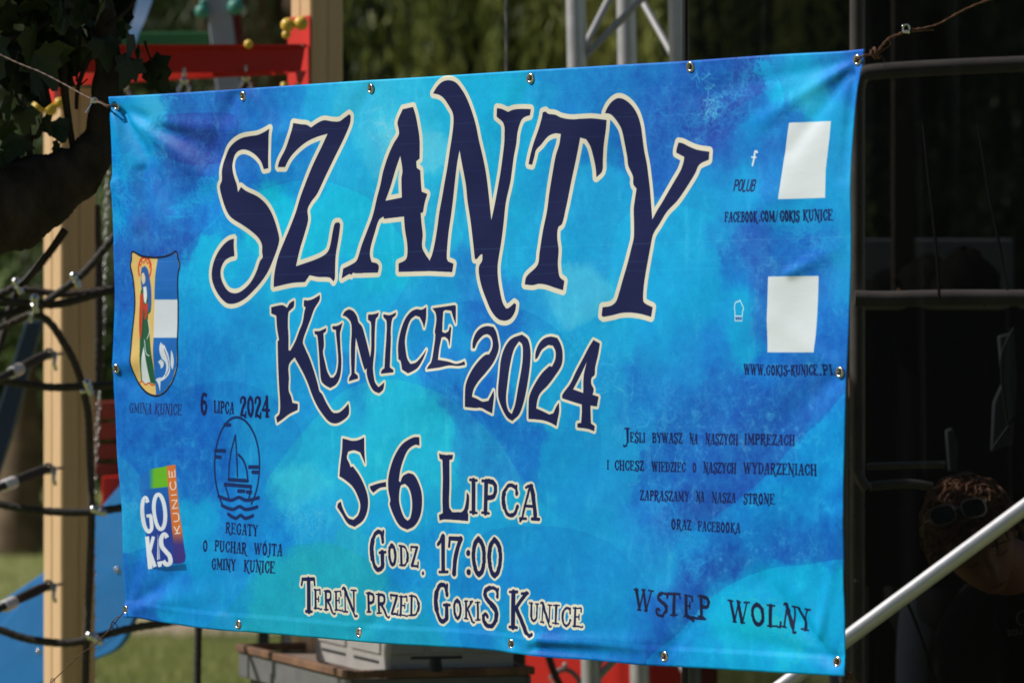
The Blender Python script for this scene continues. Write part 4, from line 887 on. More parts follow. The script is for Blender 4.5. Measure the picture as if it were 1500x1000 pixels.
# folds: (from, to, half width px, height m)  - surveyed along each crease of the cloth
FOLDS = [((168, 160), (250, 300), 9, -.0042), ((170, 158), (330, 232), 11, -.0050), ((172, 156), (300, 262), 10, .0040), ((166, 165), (200, 330), 7, .0030),
         ((220, 180), (420, 195), 12, .0028), ((345, 140), (300, 235), 13, -.0034), ((366, 140), (420, 240), 14, .0020), ((176, 165), (215, 230), 6, -.0035),
         ((166, 270), (235, 420), 12, .0028), ((205, 250), (225, 380), 10, -.0030), ((172, 540), (260, 500), 15, .0022), ((172, 545), (270, 600), 16, -.0022),
         ((183, 893), (262, 838), 10, -.0038), ((184, 890), (300, 872), 12, .0030), ((184, 880), (215, 760), 9, -.0024), ((1256, 88), (1120, 176), 9, .0034), ((1256, 88), (1160, 220), 10, -.0030),
         ((1256, 88), (1010, 140), 12, -.0022), ((1250, 110), (1236, 260), 7, -.0026), ((1231, 545), (1140, 470), 14, .0022), ((1231, 545), (1150, 620), 16, -.0020),
         ((1160, 400), (1222, 366), 10, .0026), ((1222, 968), (1120, 850), 12, -.0046), ((1222, 968), (1170, 870), 9, .0034), ((1222, 966), (1060, 930), 12, -.0022),
         ((1200, 930), (1232, 760), 9, .0020), ((790, 936), (940, 942), 9, .0030), ((780, 950), (930, 958), 8, -.0030), ((749, 943), (700, 900), 10, -.0016), ((974, 961), (1030, 890), 12, -.0018),
         ((525, 926), (590, 880), 11, -.0014), ((350, 914), (300, 850), 11, -.0018), ((542, 130), (500, 210), 12, -.0014), ((779, 115), (740, 200), 14, -.0012), ((1008, 98), (1050, 190), 13, -.0016),
         ((640, 560), (900, 600), 60, .0040), ((400, 300), (480, 700), 50, -.0050), ((900, 250), (980, 800), 60, -.0050), ((1130, 300), (1120, 700), 45, .0045)]
def cloth_h(X, Y, rel=None):
    h = np.zeros_like(X)
    for (x0, y0), (x1, y1), w, a in FOLDS:
        dx, dy = x1 - x0, y1 - y0; L2 = dx * dx + dy * dy
        t = ((X - x0) * dx + (Y - y0) * dy) / L2; tc = np.clip(t, 0, 1)
        d = np.hypot(X - x0 - tc * dx, Y - y0 - tc * dy)
        h += a * 1.9 * np.exp(-(d / (w * (.75 + .7 * tc))) ** 2) * (1 - .55 * tc)
    h += .0036 * np.sin(X * .013 + Y * .004 + .7) * np.sin(Y * .009 - X * .003) + .0010 * np.sin(X * .031 - Y * .017) + .0006 * np.sin(X * .05 + Y * .043 + 2)
    return h

GROM = [(167, 155), (358, 141), (542, 130), (779, 115), (1008, 98), (1255, 88), (185, 893), (350, 914), (525, 926), (749, 943), (974, 961), (1222, 969), (174, 540), (1231, 545)]

def banner():
    img_np = make_print()
    rgba = np.ones((PH, PW, 4), np.float32); rgba[..., :3] = img_np / 255.0
    img = bpy.data.images.new("banner_print", PW, PH); img.pixels.foreach_set(rgba.ravel()); img.update(); img.pack()
    nu, nv = 500, 250
    T, Bt, Lf, Rt = map(arcpoly, (EDGE_T, EDGE_B, EDGE_L, EDGE_R))
    s = np.linspace(0, 1, nu + 1); t = np.linspace(0, 1, nv + 1)      # t downwards
    S, Tt = np.meshgrid(s, t)
    tp, bt, lf, rt = T(s)[None], Bt(s)[None], Lf(t)[:, None], Rt(t)[:, None]
    S3, T3 = S[..., None], Tt[..., None]
    c00, c10, c01, c11 = T(0.0), T(1.0), Bt(0.0), Bt(1.0)
    q = (1 - T3) * tp + T3 * bt + (1 - S3) * lf + S3 * rt - ((1 - S3) * (1 - T3) * c00 + S3 * (1 - T3) * c10 + (1 - S3) * T3 * c01 + S3 * T3 * c11)
    U, Zr = q[..., 0], q[..., 1]
    X, Y = uz2px(U, Zr); H = cloth_h(X, Y)
    # hem: doubled cloth 3 cm wide, welded; slight pucker
    for dist, k in ((Tt * 1.0, .15), ((1 - Tt) * 1.0, 1.6), (S * 2.0, .25), ((1 - S) * 2.0, .4)):
        e = np.clip((0.032 - dist) / .004, 0, 1); H = H + .0011 * k * e + .0005 * k * np.sin(U * 60 + Zr * 48) * np.clip((.05 - dist) / .05, 0, 1)
    P = np.stack([XL + CU * U, YL - SU * U, EYE + Zr], -1) + H[..., None] * np.array(B_N)
    root = thing("banner", "blue vinyl event banner with big navy lettering SZANTY KUNICE 2024 stretched between rusty wires", "banner", tuple(W(720, 950, 8.2)))
    V = P.reshape(-1, 3); idx = np.arange((nu + 1) * (nv + 1)).reshape(nv + 1, nu + 1)
    G = []
    gp = []
    for gx, gy in GROM:
        gu, gz = uz(gx, gy); gh = float(cloth_h(np.array([float(gx)]), np.array([float(gy)]))[0]) + .0016
        gp.append((float(gu), float(gz), gh))
    cu_ = (U[:-1, :-1] + U[1:, 1:]) / 2; cz_ = (Zr[:-1, :-1] + Zr[1:, 1:]) / 2; keep = np.ones_like(cu_, bool)
    for gu, gz, gh in gp: keep &= np.hypot(cu_ - gu, cz_ - gz) > .0062
    quads = np.stack([idx[:-1, :-1], idx[1:, :-1], idx[1:, 1:], idx[:-1, 1:]], -1)[keep]
    me = bpy.data.meshes.new("cloth"); me.from_pydata((V - np.array(ORG[root.name])).tolist(), [], quads.tolist())
    uvl = me.uv_layers.new(name="UVMap"); vi = np.zeros(len(me.loops), np.int32); me.loops.foreach_get("vertex_index", vi)
    uv = np.stack([(U.ravel()[vi] - U0) / (PW * DOT), (Zr.ravel()[vi] - Z0) / (PH * DOT)], 1).astype(np.float32)
    uvl.data.foreach_set("uv", uv.ravel())
    me.shade_smooth()
    m = bpy.data.materials.new("printed_vinyl"); m.use_nodes = True; nt = m.node_tree; N = nt.nodes; L = nt.links; b = N["Principled BSDF"]
    ti = N.new("ShaderNodeTexImage"); ti.image = img; ti.interpolation = 'Cubic'
    # ink reflectance: the artwork scaled to what vinyl ink reflects
    gm = N.new("ShaderNodeVectorMath"); gm.operation = 'MULTIPLY'; gm.inputs[1].default_value = INK
    L.new(ti.outputs[0], gm.inputs[0])
    geo = N.new("ShaderNodeNewGeometry"); mx = N.new("ShaderNodeMix"); mx.data_type = 'RGBA'
    L.new(geo.outputs["Backfacing"], mx.inputs["Factor"]); L.new(gm.outputs[0], mx.inputs["A"]); mx.inputs["B"].default_value = (.62, .62, .60, 1)
    L.new(mx.outputs["Result"], b.inputs["Base Color"])
    b.inputs["Roughness"].default_value = .55; b.inputs["Specular IOR Level"].default_value = .12
    tc = N.new("ShaderNodeTexCoord"); mp = N.new("ShaderNodeMapping"); L.new(tc.outputs["UV"], mp.inputs[0]); mp.inputs["Scale"].default_value = (1500, 800, 1)
    ck = N.new("ShaderNodeTexNoise"); ck.inputs["Scale"].default_value = 1.0; ck.inputs["Detail"].default_value = 1; L.new(mp.outputs[0], ck.inputs[0])
    n2 = N.new("ShaderNodeTexNoise"); n2.inputs["Scale"].default_value = 14; n2.inputs["Detail"].default_value = 5; L.new(tc.outputs["UV"], n2.inputs[0])
    ad = N.new("ShaderNodeMath"); ad.operation = 'MULTIPLY_ADD'; ad.inputs[1].default_value = .08; L.new(ck.outputs[0], ad.inputs[0]); L.new(n2.outputs[0], ad.inputs[2])
    bp = N.new("ShaderNodeBump"); bp.inputs["Strength"].default_value = .35; bp.inputs["Distance"].default_value = .006
    L.new(ad.outputs[0], bp.inputs["Height"]); L.new(bp.outputs[0], b.inputs["Normal"])
    me.materials.append(m)
    o = bpy.data.objects.new("cloth", me); C.objects.link(o); o.parent = root; ORG[o.name] = ORG[root.name]
    so = o.modifiers.new("thickness", 'SOLIDIFY'); so.thickness = .0006; so.offset = -1 if me.polygons[0].normal.dot(B_N) > 0 else 1
    prof = [(.0045, .0008), (.0052, .0020), (.0066, .0026), (.0082, .0021), (.0095, .0006), (.0095, -.0004), (.0080, -.0012), (.0045, -.0022)]
    rr = random.Random(4)
    for gu, gz, gh in gp:
        c = Vector((XL + CU * gu, YL - SU * gu, EYE + gz)) + B_N * gh
        n = (B_N + B_DIR * rr.uniform(-.14, .14) + UP * rr.uniform(-.14, .14)).normalized()
        a0 = (B_DIR - n * B_DIR.dot(n)).normalized(); a1 = n.cross(a0)
        MB().ring(c, (a0, a1, n), prof, 28).build("grommet", M['brass'], root, angle=60)
    return gp
INK = (.86, .95, .98)
GP = banner()

def gpos(i, off=0.0):
    gu, gz, gh = GP[i]; return Vector((XL + CU * gu, YL - SU * gu, EYE + gz)) + B_N * (gh + off)

def wire_path(a, b, n=24, sag=.01, wob=.0015, seed=1):
    r_ = random.Random(seed); a = Vector(a); b = Vector(b)
    return [a.lerp(b, i / n) - Vector((0, 0, sag * 4 * (i / n) * (1 - i / n))) + Vector((r_.uniform(-1, 1), r_.uniform(-1, 1), r_.uniform(-1, 1))) * wob * (0 < i < n) for i in range(n + 1)]

def poly_path(pts, per=8):
    p = [Vector(q) for q in pts]; out = smooth([tuple(q) for q in p], False, per) if len(p) > 2 else np.array([tuple(q) for q in p])
    return [Vector(q) for q in out]

def twisted(mb, pts, r, turns=60, gap=None):
    """two strands wound round each other"""
    gap = gap or r
    pts = [Vector(p) for p in pts]; dist = 0
    A = [[], []]
    for i, p in enumerate(pts):
        if i: dist += (p - pts[i - 1]).length
        t = (pts[min(i + 1, len(pts) - 1)] - pts[max(i - 1, 0)]).normalized(); s1 = t.cross(Vector((0, 0, 1))).normalized(); s2 = t.cross(s1)
        for k in (0, 1):
            a = dist * turns * 2 * math.pi + k * math.pi; A[k].append(p + (s1 * math.cos(a) + s2 * math.sin(a)) * gap)
    for k in (0, 1): mb.tube(A[k], r, 6)

def resample(pts, step):
    p = [Vector(q) for q in pts]; out = [p[0]]; 
    for a, b in zip(p[:-1], p[1:]):
        n = max(int((b - a).length / step), 1)
        out += [a.lerp(b, (i + 1) / n) for i in range(n)]
    return out

def wires():
    # upper right: twisted rusty wire with a clamp
    d0 = 7.36
    t = thing("tie_wire", "rusty twisted wire with bright clamp pulling the banner's upper right corner", "wire", tuple(gpos(5)), "wires stretching the banner")
    m = MB(); g = gpos(5, .004)
    path = poly_path([gpos(5, -.01), g, W(1262, 83, d0), W(1275, 80, d0), W(1284, 77, d0), W(1293, 66, d0), W(1303, 56, d0), W(1318, 50, d0), W(1330, 45, d0), W(1350, 42, d0)])
    twisted(m, resample(path, .003), .0012, 50, .0012)
    twisted(m, resample(poly_path([W(1350, 42, d0), W(1375, 35, d0), W(1400, 21, d0), W(1420, 11, d0), W(1440, 3, d0), W(1475, -8, d0), W(1560, -40, d0)]), .004), .0010, 30, .0008)
    m.build("wire", M['rust'], t)
    m = MB(); r_ = random.Random(5)
    for k in range(9):
        c = W(1281 + r_.uniform(-4, 6), 78 + r_.uniform(-4, 5), d0); a0 = Vector((1, 0, -.4)).normalized(); a1 = Vector((r_.uniform(-.3, .3), 1, .2)).normalized(); a2 = Vector((0, 0, 1))
        n_ = 12; ax = (a0 * 1.0)
        pts = [c + (a1 * math.cos(q / n_ * 6.28) + a2 * math.sin(q / n_ * 6.28)) * .0042 + ax * (.008 * (q / n_ - .5)) for q in range(n_ + 1)]
        m.tube(pts, .0011, 6)
    m.tube(poly_path([W(1286, 80, d0), W(1294, 73, d0), W(1304, 66, d0), W(1302, 58, d0)]), .0011, 6)
    m.tube(poly_path([W(1292, 82, d0), W(1296, 92, d0), W(1297, 103, d0)]), .0005, 5)
    m.build("wire_binding", M['rust'], t)["kind"] = "stuff"
    m = MB(); m.tube(poly_path([W(1335, 47, d0), W(1352, 45, d0), W(1368, 44, d0)]), .0013, 6); m.build("wire_end", M['rust'], t)
    m = MB(); c = W(1328, 44, d0)
    m.tube(poly_path([c + Vector((-.006, 0, -.004)), c + Vector((-.005, 0, .006)), c + Vector((.001, 0, .0085)), c + Vector((.0045, 0, .004)), c + Vector((.003, 0, -.006))]), .0015, 8)
    m.bbox(c + Vector((-.001, -.002, -.003)), (.010, .005, .005), b=.001); m.ball(c + Vector((-.006, -.004, .006)), .0025, 10)
    m.build("clamp", M['chrome'], t)
    # upper left
    dl = 8.86
    t = thing("tie_wire", "single brown wire running up left from the banner's upper left corner across the leaves", "wire", tuple(gpos(0)), "wires stretching the banner")
    m = MB()
    path = poly_path([gpos(0, .003), W(160, 154.5, dl + .03), W(150, 152, dl + .05), W(138, 147, dl + .08), W(120, 138, dl + .12), W(95, 124, dl + .17), W(60, 106, dl + .22), W(30, 94, dl + .26), W(0, 80, dl + .3), W(-60, 50, dl + .36), W(-150, 10, dl + .42)])
    twisted(m, resample(path, .004), .0009, 22, .0006); m.build("wire", mat("old_brown_wire", (.16, .10, .08), .6, var=.3, vscale=80), t)
    m = MB(); twisted(m, resample(poly_path([gpos(0, .004), W(158, 156, dl + .03), W(148, 150, dl + .06), W(140, 147, dl + .08)]), .003), .0012, 40, .0016); m.build("wire_binding", M['rust'], t)
    m = MB(); c = W(137, 149, dl + .08); m.tube(poly_path([c + Vector((-.006, 0, -.004)), c + Vector((-.003, -.002, .006)), c + Vector((.005, -.002, .006)), c + Vector((.007, 0, -.002))]), .0017, 8)
    m.bbox(c, (.010, .005, .006), b=.001); m.tube([c + Vector((-.004, 0, -.004)), c + Vector((-.016, 0, -.022))], .0009, 6); m.build("clamp", M['chrome'], t)
    # lower left
    t = thing("tie_wire", "thin dark looped wire hanging from the banner's lower left corner grommet", "wire", tuple(gpos(6)), "wires stretching the banner")
    m = MB()
    m.tube(poly_path([gpos(6, .004), W(181, 896, dl), W(170, 910, dl), W(160, 922, dl), W(150, 932, dl), W(138, 945, dl), W(120, 956, dl), W(100, 975, dl), W(78, 996, dl), W(50, 1025, dl)], 10), .0011, 6)
    m.tube(poly_path([W(176, 902, dl), W(168, 906, dl), W(163, 914, dl), W(168, 922, dl), W(172, 917, dl), W(165, 911, dl), W(158, 926, dl)], 10), .0010, 6)
    c = W(77, 997, dl); m.tube([c + Vector((math.cos(a / 12 * 6.28) * .004, 0, math.sin(a / 12 * 6.28) * .005)) for a in range(13)], .0008, 5)
    m.build("wire", M['rust'], t)
    # lower right
    dr = 7.42
    t = thing("tie_wire", "short crumpled rusty wire at the banner's lower right corner grommet", "wire", tuple(gpos(11)), "wires stretching the banner")
    m = MB(); twisted(m, resample(poly_path([gpos(11, .004), W(1230, 974, dr), W(1236, 980, dr), W(1240, 987, dr), W(1248, 993, dr), W(1262, 1003, dr), W(1300, 1030, dr)]), .003), .0011, 50, .0011)
    r_ = random.Random(9)
    for k in range(10):
        c = W(1243 + r_.uniform(-4, 5), 991 + r_.uniform(-4, 4), dr); m.tube(poly_path([c + Vector([r_.uniform(-.006, .006) for _ in range(3)]) for _ in range(4)], 4), .0009, 5)
    m.build("wire", M['rust'], t)
wires()

# ------------------------------------------------------------------ the tree at the left, in front of the playground
def lobed_leaf(size, seed):
    """a palmate leaf: 5 toothed lobes, folded along the midrib, drooping"""
    r_ = random.Random(seed); pts = []
    for a, l in ((-150, .30), (-128, .62), (-112, .62), (-88, .92), (-66, .68), (-50, .84), (-34, .72), (-12, 1.02), (0, 1.18), (12, 1.02), (34, .72), (50, .84), (66, .68), (88, .92), (112, .62), (128, .62), (150, .30)):
        q = math.radians(a + r_.uniform(-4, 4)); l *= r_.uniform(.9, 1.1)
        x, y = math.sin(q) * l * .62, math.cos(q) * l * .72 + .35
        pts.append((x * size, y * size, -abs(x) * size * .22 - (y ** 2) * size * .18 + r_.uniform(-.02, .02) * size))
    v = [(0, .28 * size, 0)] + pts; n = len(pts)
    return v, [(0, i + 1, i + 2) for i in range(n - 1)] + [(0, n, 1)]

def shade_tree():
    d = 9.35; t = thing("shade_tree", "dark barked tree at the left whose limb and lobed leaves hang before the wooden post", "tree", tuple(W(-230, 500, d).xy) + (0,))
    m = MB(); tx = W(-230, 500, d).x
    m.tube(poly_path([(tx, d, -.02), (tx + .02, d, .6), (tx - .01, d, 1.3), (tx - .05, d, 1.9), (tx - .12, d, 2.6), (tx - .05, d, 3.3)]), [.17] * 8 + [.155] * 8 + [.15] * 8 + [.13] * 8 + [.1] * 9, 16)
    m.build("trunk", M['bark'], t)
    m = MB(); p = poly_path([(tx - .02, d, 1.50), W(-150, 350, d), W(-60, 325, d), W(0, 306, d), W(50, 285, d), W(95, 262, d), W(125, 240, d), W(145, 205, d), W(154, 165, d), W(158, 120, d), W(158, 80, d), W(152, 30, d), W(146, -40, d), W(150, -140, d)], 14)
    rs = [np.interp(i / (len(p) - 1), [0, .16, .3, .38, .46, .54, .62, .75, 1], [.10, .095, .088, .066, .046, .038, .031, .027, .015]) for i in range(len(p))]
    r_ = random.Random(2); rs = [a * (1 + .06 * math.sin(i * .17) + .05 * math.sin(i * .41 + 1) + r_.uniform(-.02, .02)) for i, a in enumerate(rs)]
    m.tube(p, rs, 20, lobes=4, twist=3, depth=.07)
    m.ball(W(70, 246, d - .02), .035, 10, (1.3, 1, .7)); m.ball(W(112, 236, d - .02), .028, 10, (1, 1, .8)); m.ball(W(20, 258, d - .03), .04, 10, (1.6, 1, .6))
    m.build("limb", M['bark'], t, angle=False)
    twigs = [([(150, 60), (128, 90), (114, 130), (112, 160)], .007), ([(92, 60), (93, 110), (98, 160), (110, 235)], .011), ([(154, 110), (140, 75), (132, 40), (128, -20)], .008),
             ([(146, 90), (125, 55), (116, 38)], .0055), ([(118, 42), (116, 75), (112, 120)], .004), ([(72, 70), (80, 95), (90, 118)], .004), ([(105, 114), (112, 128), (128, 116)], .0025),
             ([(98, 190), (85, 196), (70, 188), (62, 184)], .0028), ([(62, 184), (55, 200), (45, 210), (40, 300)], .006), ([(100, 200), (80, 193), (62, 186), (56, 174)], .0025),
             ([(4, 100), (14, 125), (28, 145), (40, 160)], .0022), ([(158, 40), (190, 10), (215, -30)], .006), ([(212, 60), (220, 85), (236, 112)], .003), ([(40, 165), (42, 210), (45, 260), (20, 300)], .008),
             ([(95, 337), (78, 362), (60, 385), (40, 410), (30, 418)], .009), ([(30, 20), (70, -30), (100, -80)], .01), ([(0, 60), (60, 40), (128, -10)], .008), ([(20, 110), (60, 80), (92, 66)], .006)]
    for pts, r in twigs:
        pp = poly_path([W(x, y, d - .03 + .01 * i) for i, (x, y) in enumerate(pts)], 5)
        MB().tube(pp, [r * (1 - .5 * i / len(pp)) for i in range(len(pp))], 8).build("twig", M['bark'], t)
    # leaves: each one an object of its own
    base = []
    for k in range(7):
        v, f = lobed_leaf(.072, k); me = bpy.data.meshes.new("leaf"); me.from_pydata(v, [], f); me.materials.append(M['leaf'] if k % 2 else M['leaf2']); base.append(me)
    r_ = random.Random(21); org = Vector(ORG[t.name])
    def leaf(x, y, dd, rot, tilt, sc):
        o = bpy.data.objects.new("leaf", base[r_.randrange(7)]); C.objects.link(o); o.parent = t
        o.location = W(x, y, dd) - org; o.rotation_euler = (math.radians(tilt), math.radians(r_.uniform(-35, 35)), math.radians(rot)); o.scale = (sc,) * 3
    for k in range(210):
        x = r_.uniform(-70, 178); y = r_.uniform(-150, 66)
        if x > 78 and y > 20: y -= 85
        leaf(x, y, d + r_.uniform(-.18, .30), r_.uniform(-180, 180), r_.uniform(-150, -60), r_.uniform(.8, 1.35))
    for x, y, sc in ((48, 66, 1.2), (20, 78, 1.3), (75, 78, 1.0), (35, 100, 1.1), (8, 112, 1.1), (56, 120, .9), (92, 95, .7), (206, 62, 1.0), (215, 80, 1.15), (198, 78, .9), (232, 92, .6), (75, 172, .75), (62, 168, .6), (88, 205, .5), (118, 60, .9), (128, 28, 1), (172, 22, 1.1), (190, 40, 1.0),
                     (0, 60, 1.2), (15, 130, 1.1), (34, 130, .9), (-8, 150, 1.2), (10, 170, 1), (30, 190, 1.0), (5, 210, 1.2), (36, 150, .8), (48, 92, 1.1), (60, 60, 1.3), (30, 60, 1.3), (85, 60, 1.1), (100, 40, 1.1), (150, 48, .9)):
        leaf(x, y, d + r_.uniform(-.12, .05), r_.uniform(-180, 180), r_.uniform(-115, -65), sc)
    # the crown overhead, out of the frame: it keeps the limb in shade
    n = 5200; q = np.random.RandomState(8)
    c = q.randn(n, 3) * (.62, .26, .42) + np.array(W(-170, -300, 9.75)); c = c[(c[:, 1] > 9.2) & (c[:, 2] > 2.42) & (c[:, 2] < 3.05) & (c[:, 0] < -.93) & (c[:, 1] < 10.5)]
    c2 = q.randn(3600, 3) * (.40, .22, .30) + np.array(W(-390, 60, 9.75)); c2 = c2[(c2[:, 0] < W(-75, 0, 9.7).x) & (c2[:, 1] > 9.25) & (c2[:, 1] < 10.5)]
    cc = np.concatenate([c, c2]); leaves_mesh("crown_foliage", cc, q.randn(len(cc), 3), .12, .09, M['leaf2'], t)
shade_tree()

# ------------------------------------------------------------------ playground frame
PD = 11.25
TL = Vector((-.56, .83, 0)); TR = Vector((.83, .56, 0)); NL = Vector((-.83, -.56, 0)); NR = Vector((.56, -.83, 0)); ZU = Vector((0, 0, 1))
def post(parent, xe, ybot, ytop, d=PD, w=.095):
    """glued square post whose near edge stands at survey x = xe; the sunny face carries a glue groove"""
    e = W(xe, 500, d); z0 = 0.0 if ybot is None else W(0, ybot, d).z; z1 = W(0, ytop, d).z
    m = MB(); h = z1 - z0; g = .0035; b = .004
    # outline of the section, walked round, with rounded arrises and the groove on both visible faces
    o = [e + TL * b, e + TL * (w * .52 - g) , e + TL * (w * .52) - NL * g, e + TL * (w * .52 + g), e + TL * (w - b), e + TL * w + TR * b, e + TL * w + TR * (w - b), e + TL * (w - b) + TR * w,
         e + TL * b + TR * w, e + TR * (w - b), e + TR * (w * .52 + g), e + TR * (w * .52) - NR * g, e + TR * (w * .52 - g), e + TR * b]
    for p in o: p.z = z0
    m.prism(o, (0, 0, h)); return m.build("post", M['wood'], parent, angle=20)

def play_frame():
    t = thing("play_structure", "wooden playground frame with red steel crossbeam and yellow bolt caps", "playground frame", (W(90, 500, PD).x, PD, 0))
    post(t, 90, None, 128); post(t, 455, None, -260)
    dB = PD - .02
    def XZ(pts, d0, d1=None):
        xs = [p[0] for p in pts]; a, b = min(xs), max(xs)
        return [W(x, y, d0 if d1 is None else d0 + (d1 - d0) * (x - a) / (b - a)) for x, y in pts]
    m = MB(); m.prism(XZ([(92, 69), (447, 67.5), (440, 106), (92, 107)], dB), (0, .02, 0)); 
    m.prism(XZ([(60, 66), (449, 64.8), (449, 68.2), (60, 69.5)], dB - .03), (0, .05, 0)); m.build("crossbeam", M['red'], t, smooth=False)
    m = MB(); m.prism(XZ([(92, 105.5), (423, 104.5), (423, 109), (300, 115), (92, 126)], dB + .16, dB - .05), (0, .006, 0)); m.build("beam_lit_strip", M['red'], t, smooth=False)  # added plate turned to the sun, imitates the beam's lit lower strip
    m = MB(); m.prism(XZ([(52, 128), (96, 80), (96, 108), (60, 134)], dB + .02), (0, .02, 0)); m.build("corner_gusset", M['red'], t, smooth=False)
    def plate(xe, y0, y1, a0, a1, wrap=True):
        e = W(xe, 500, PD); z0, z1 = W(0, y1, PD).z, W(0, y0, PD).z; m = MB(); th = .004
        o = [e + TL * a1 + NL * .0015, e + TL * a0 + NL * .0015, e + TL * a0 + NL * (.0015 + th), e + TL * a1 + NL * (.0015 + th)]
        for p in o: p.z = z0
        m.prism(o, (0, 0, z1 - z0))
        if wrap:
            o = [e + NR * .0015 + NL * .005, e + TR * .012 + NR * .0015, e + TR * .012 + NR * .0055, e + NR * .0055 + NL * .005]
            for p in o: p.z = z0
            m.prism(o, (0, 0, z1 - z0))
        return m.build("bracket_plate", M['red'], t, smooth=False, bevel=.0012)
    plate(455, 23, 126, -.004, .100, False); plate(90, 128, 155, .0, .1, False)
    # folded web below the beam end (shaded triangle)
    m = MB(); m.prism([W(433, 104, PD - .055), W(449, 104, PD - .03), W(440, 126, PD - .045), W(436, 126, PD - .05)], (0, .006, 0)); m.build("web_plate", M['red'], t, smooth=False)
    for x, y, r in ((421.5, 37, .0175), (441, 34.5, .0175), (419.5, 51, .011), (55, 158, .016), (74, 160, .017), (87, 150, .012), (417, 126, .011), (364, 65, .011), (436, 127, .009)):
        e = W(x, y, PD - .055); m = MB(); m.ball(e, r, 18, (1, .8, 1)); m.tube([e, e + Vector((0, .03, 0))], r * .6, 10); m.build("bolt_cap", M['yellow'], t)
    m = MB(); e = W(443, 66.5, PD - .05); m.ball(e, .003, 10); m.build("bolt", M['chrome'], t)
    for x, y in ((182, 122), (270, 112), (360, 108)):
        c = W(x, y + 6, PD - .015); m = MB()
        m.ball(c, .012, 14, (1, 1, .8)); m.tube([c + Vector((0, 0, .03)), c], .006, 10)
        m.tube(poly_path([c + Vector((.004, 0, -.004)), c + Vector((.012, -.004, -.016)), c + Vector((.006, -.006, -.032)), c + Vector((-.008, -.006, -.036)), c + Vector((-.014, -.004, -.024)), c + Vector((-.008, 0, -.008))], 5), .0045, 10)
        m.build("swing_hanger", M['chrome'], t)
play_frame()

def play_tower():
    d = 13.6; t = thing("play_tower", "blurred play tower with green rail, grey lilac beam and teal caps behind the red crossbeam", "play tower", (W(320, 500, d).x, d, 0))
    m = MB(); m.prism([W(128, 48, d), W(345, 46.5, d), W(345, 68, d), W(128, 69, d)], (0, .05, 0)); m.build("rail", M['green'], t, smooth=False, bevel=.004)
    m = MB(); a = [W(300, -90, d - .12), W(335, -90, d - .12), W(339, 130, d - .12), W(313, 132, d - .12)]
    a = [W(280, -180, d - .12), W(314, -180, d - .12), W(442, 900, d - .12), W(408, 900, d - .12)]; m.prism(a, (0, .09, 0)); m.build("leg", M['lilac'], t, smooth=False, bevel=.004)
    p0, p1 = a[2], a[3]; m = MB(); q = [p0, p1, Vector((p0.x + .08, p0.y, 0)), Vector((p1.x + .08, p1.y, 0))]; m.prism(q, (0, .09, 0)); m.build("leg_foot", M['lilac'], t, smooth=False)
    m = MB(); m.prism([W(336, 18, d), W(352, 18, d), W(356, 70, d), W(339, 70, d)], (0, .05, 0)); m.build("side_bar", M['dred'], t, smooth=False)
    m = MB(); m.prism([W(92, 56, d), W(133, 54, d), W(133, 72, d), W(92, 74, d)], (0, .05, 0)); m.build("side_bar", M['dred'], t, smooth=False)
    for x, y, r in ((296, 17, .021), (345, 10, .024), (298, 4, .012)):
        m = MB(); c = W(x, y, d - .14); m.ball(c, r, 16); m.tube([c, c + Vector((0, .08, 0))], r * .6, 10); m.build("bolt_cap", M['teal'], t)
    m = MB(); m.prism([W(38, 470, d - .5), W(62, 470, d - .5), W(16, 640, d - .5), W(-14, 730, d - .5), W(-44, 730, d - .5)], (0, .06, 0)); m.build("diagonal_brace", M['navy'], t, smooth=False, bevel=.004)
    m = MB(); q = [W(-14, 730, d - .5), W(-44, 730, d - .5)]; m.prism([q[0], q[1], Vector((q[1].x - .35, q[1].y, 0)), Vector((q[0].x - .35, q[0].y, 0))], (0, .06, 0)); m.build("brace_foot", M['navy'], t, smooth=False)
    # red brown boards
    for i, (y0, y1, x0) in enumerate(((588, 614, 133), (619, 644, 134), (650, 673, 135), (679, 697, 137))):
        m = MB(); m.prism([W(x0, y0, 12.9), W(400, y0 - 8, 12.9), W(400, y1 - 7, 12.9), W(x0, y1, 12.9)], (0, .03, 0)); m.build("board", M['orange'], t, smooth=False, bevel=.004)
    m = MB(); m.prism([W(149, 698, 12.8), W(222, 693, 12.8), W(222, 742, 12.8), W(149, 746, 12.8)], (0, .04, 0)); m.build("red_board", M['red'], t, smooth=False, bevel=.004)
    for x in (378,):
        m = MB(); a = W(x, 570, 12.95); m.prism([a, a + Vector((.03, 0, 0)), Vector((a.x + .03, a.y, 0)), Vector((a.x, a.y, 0))], (0, .04, 0)); m.build("board_post", M['navy'], t, smooth=False)
play_tower()

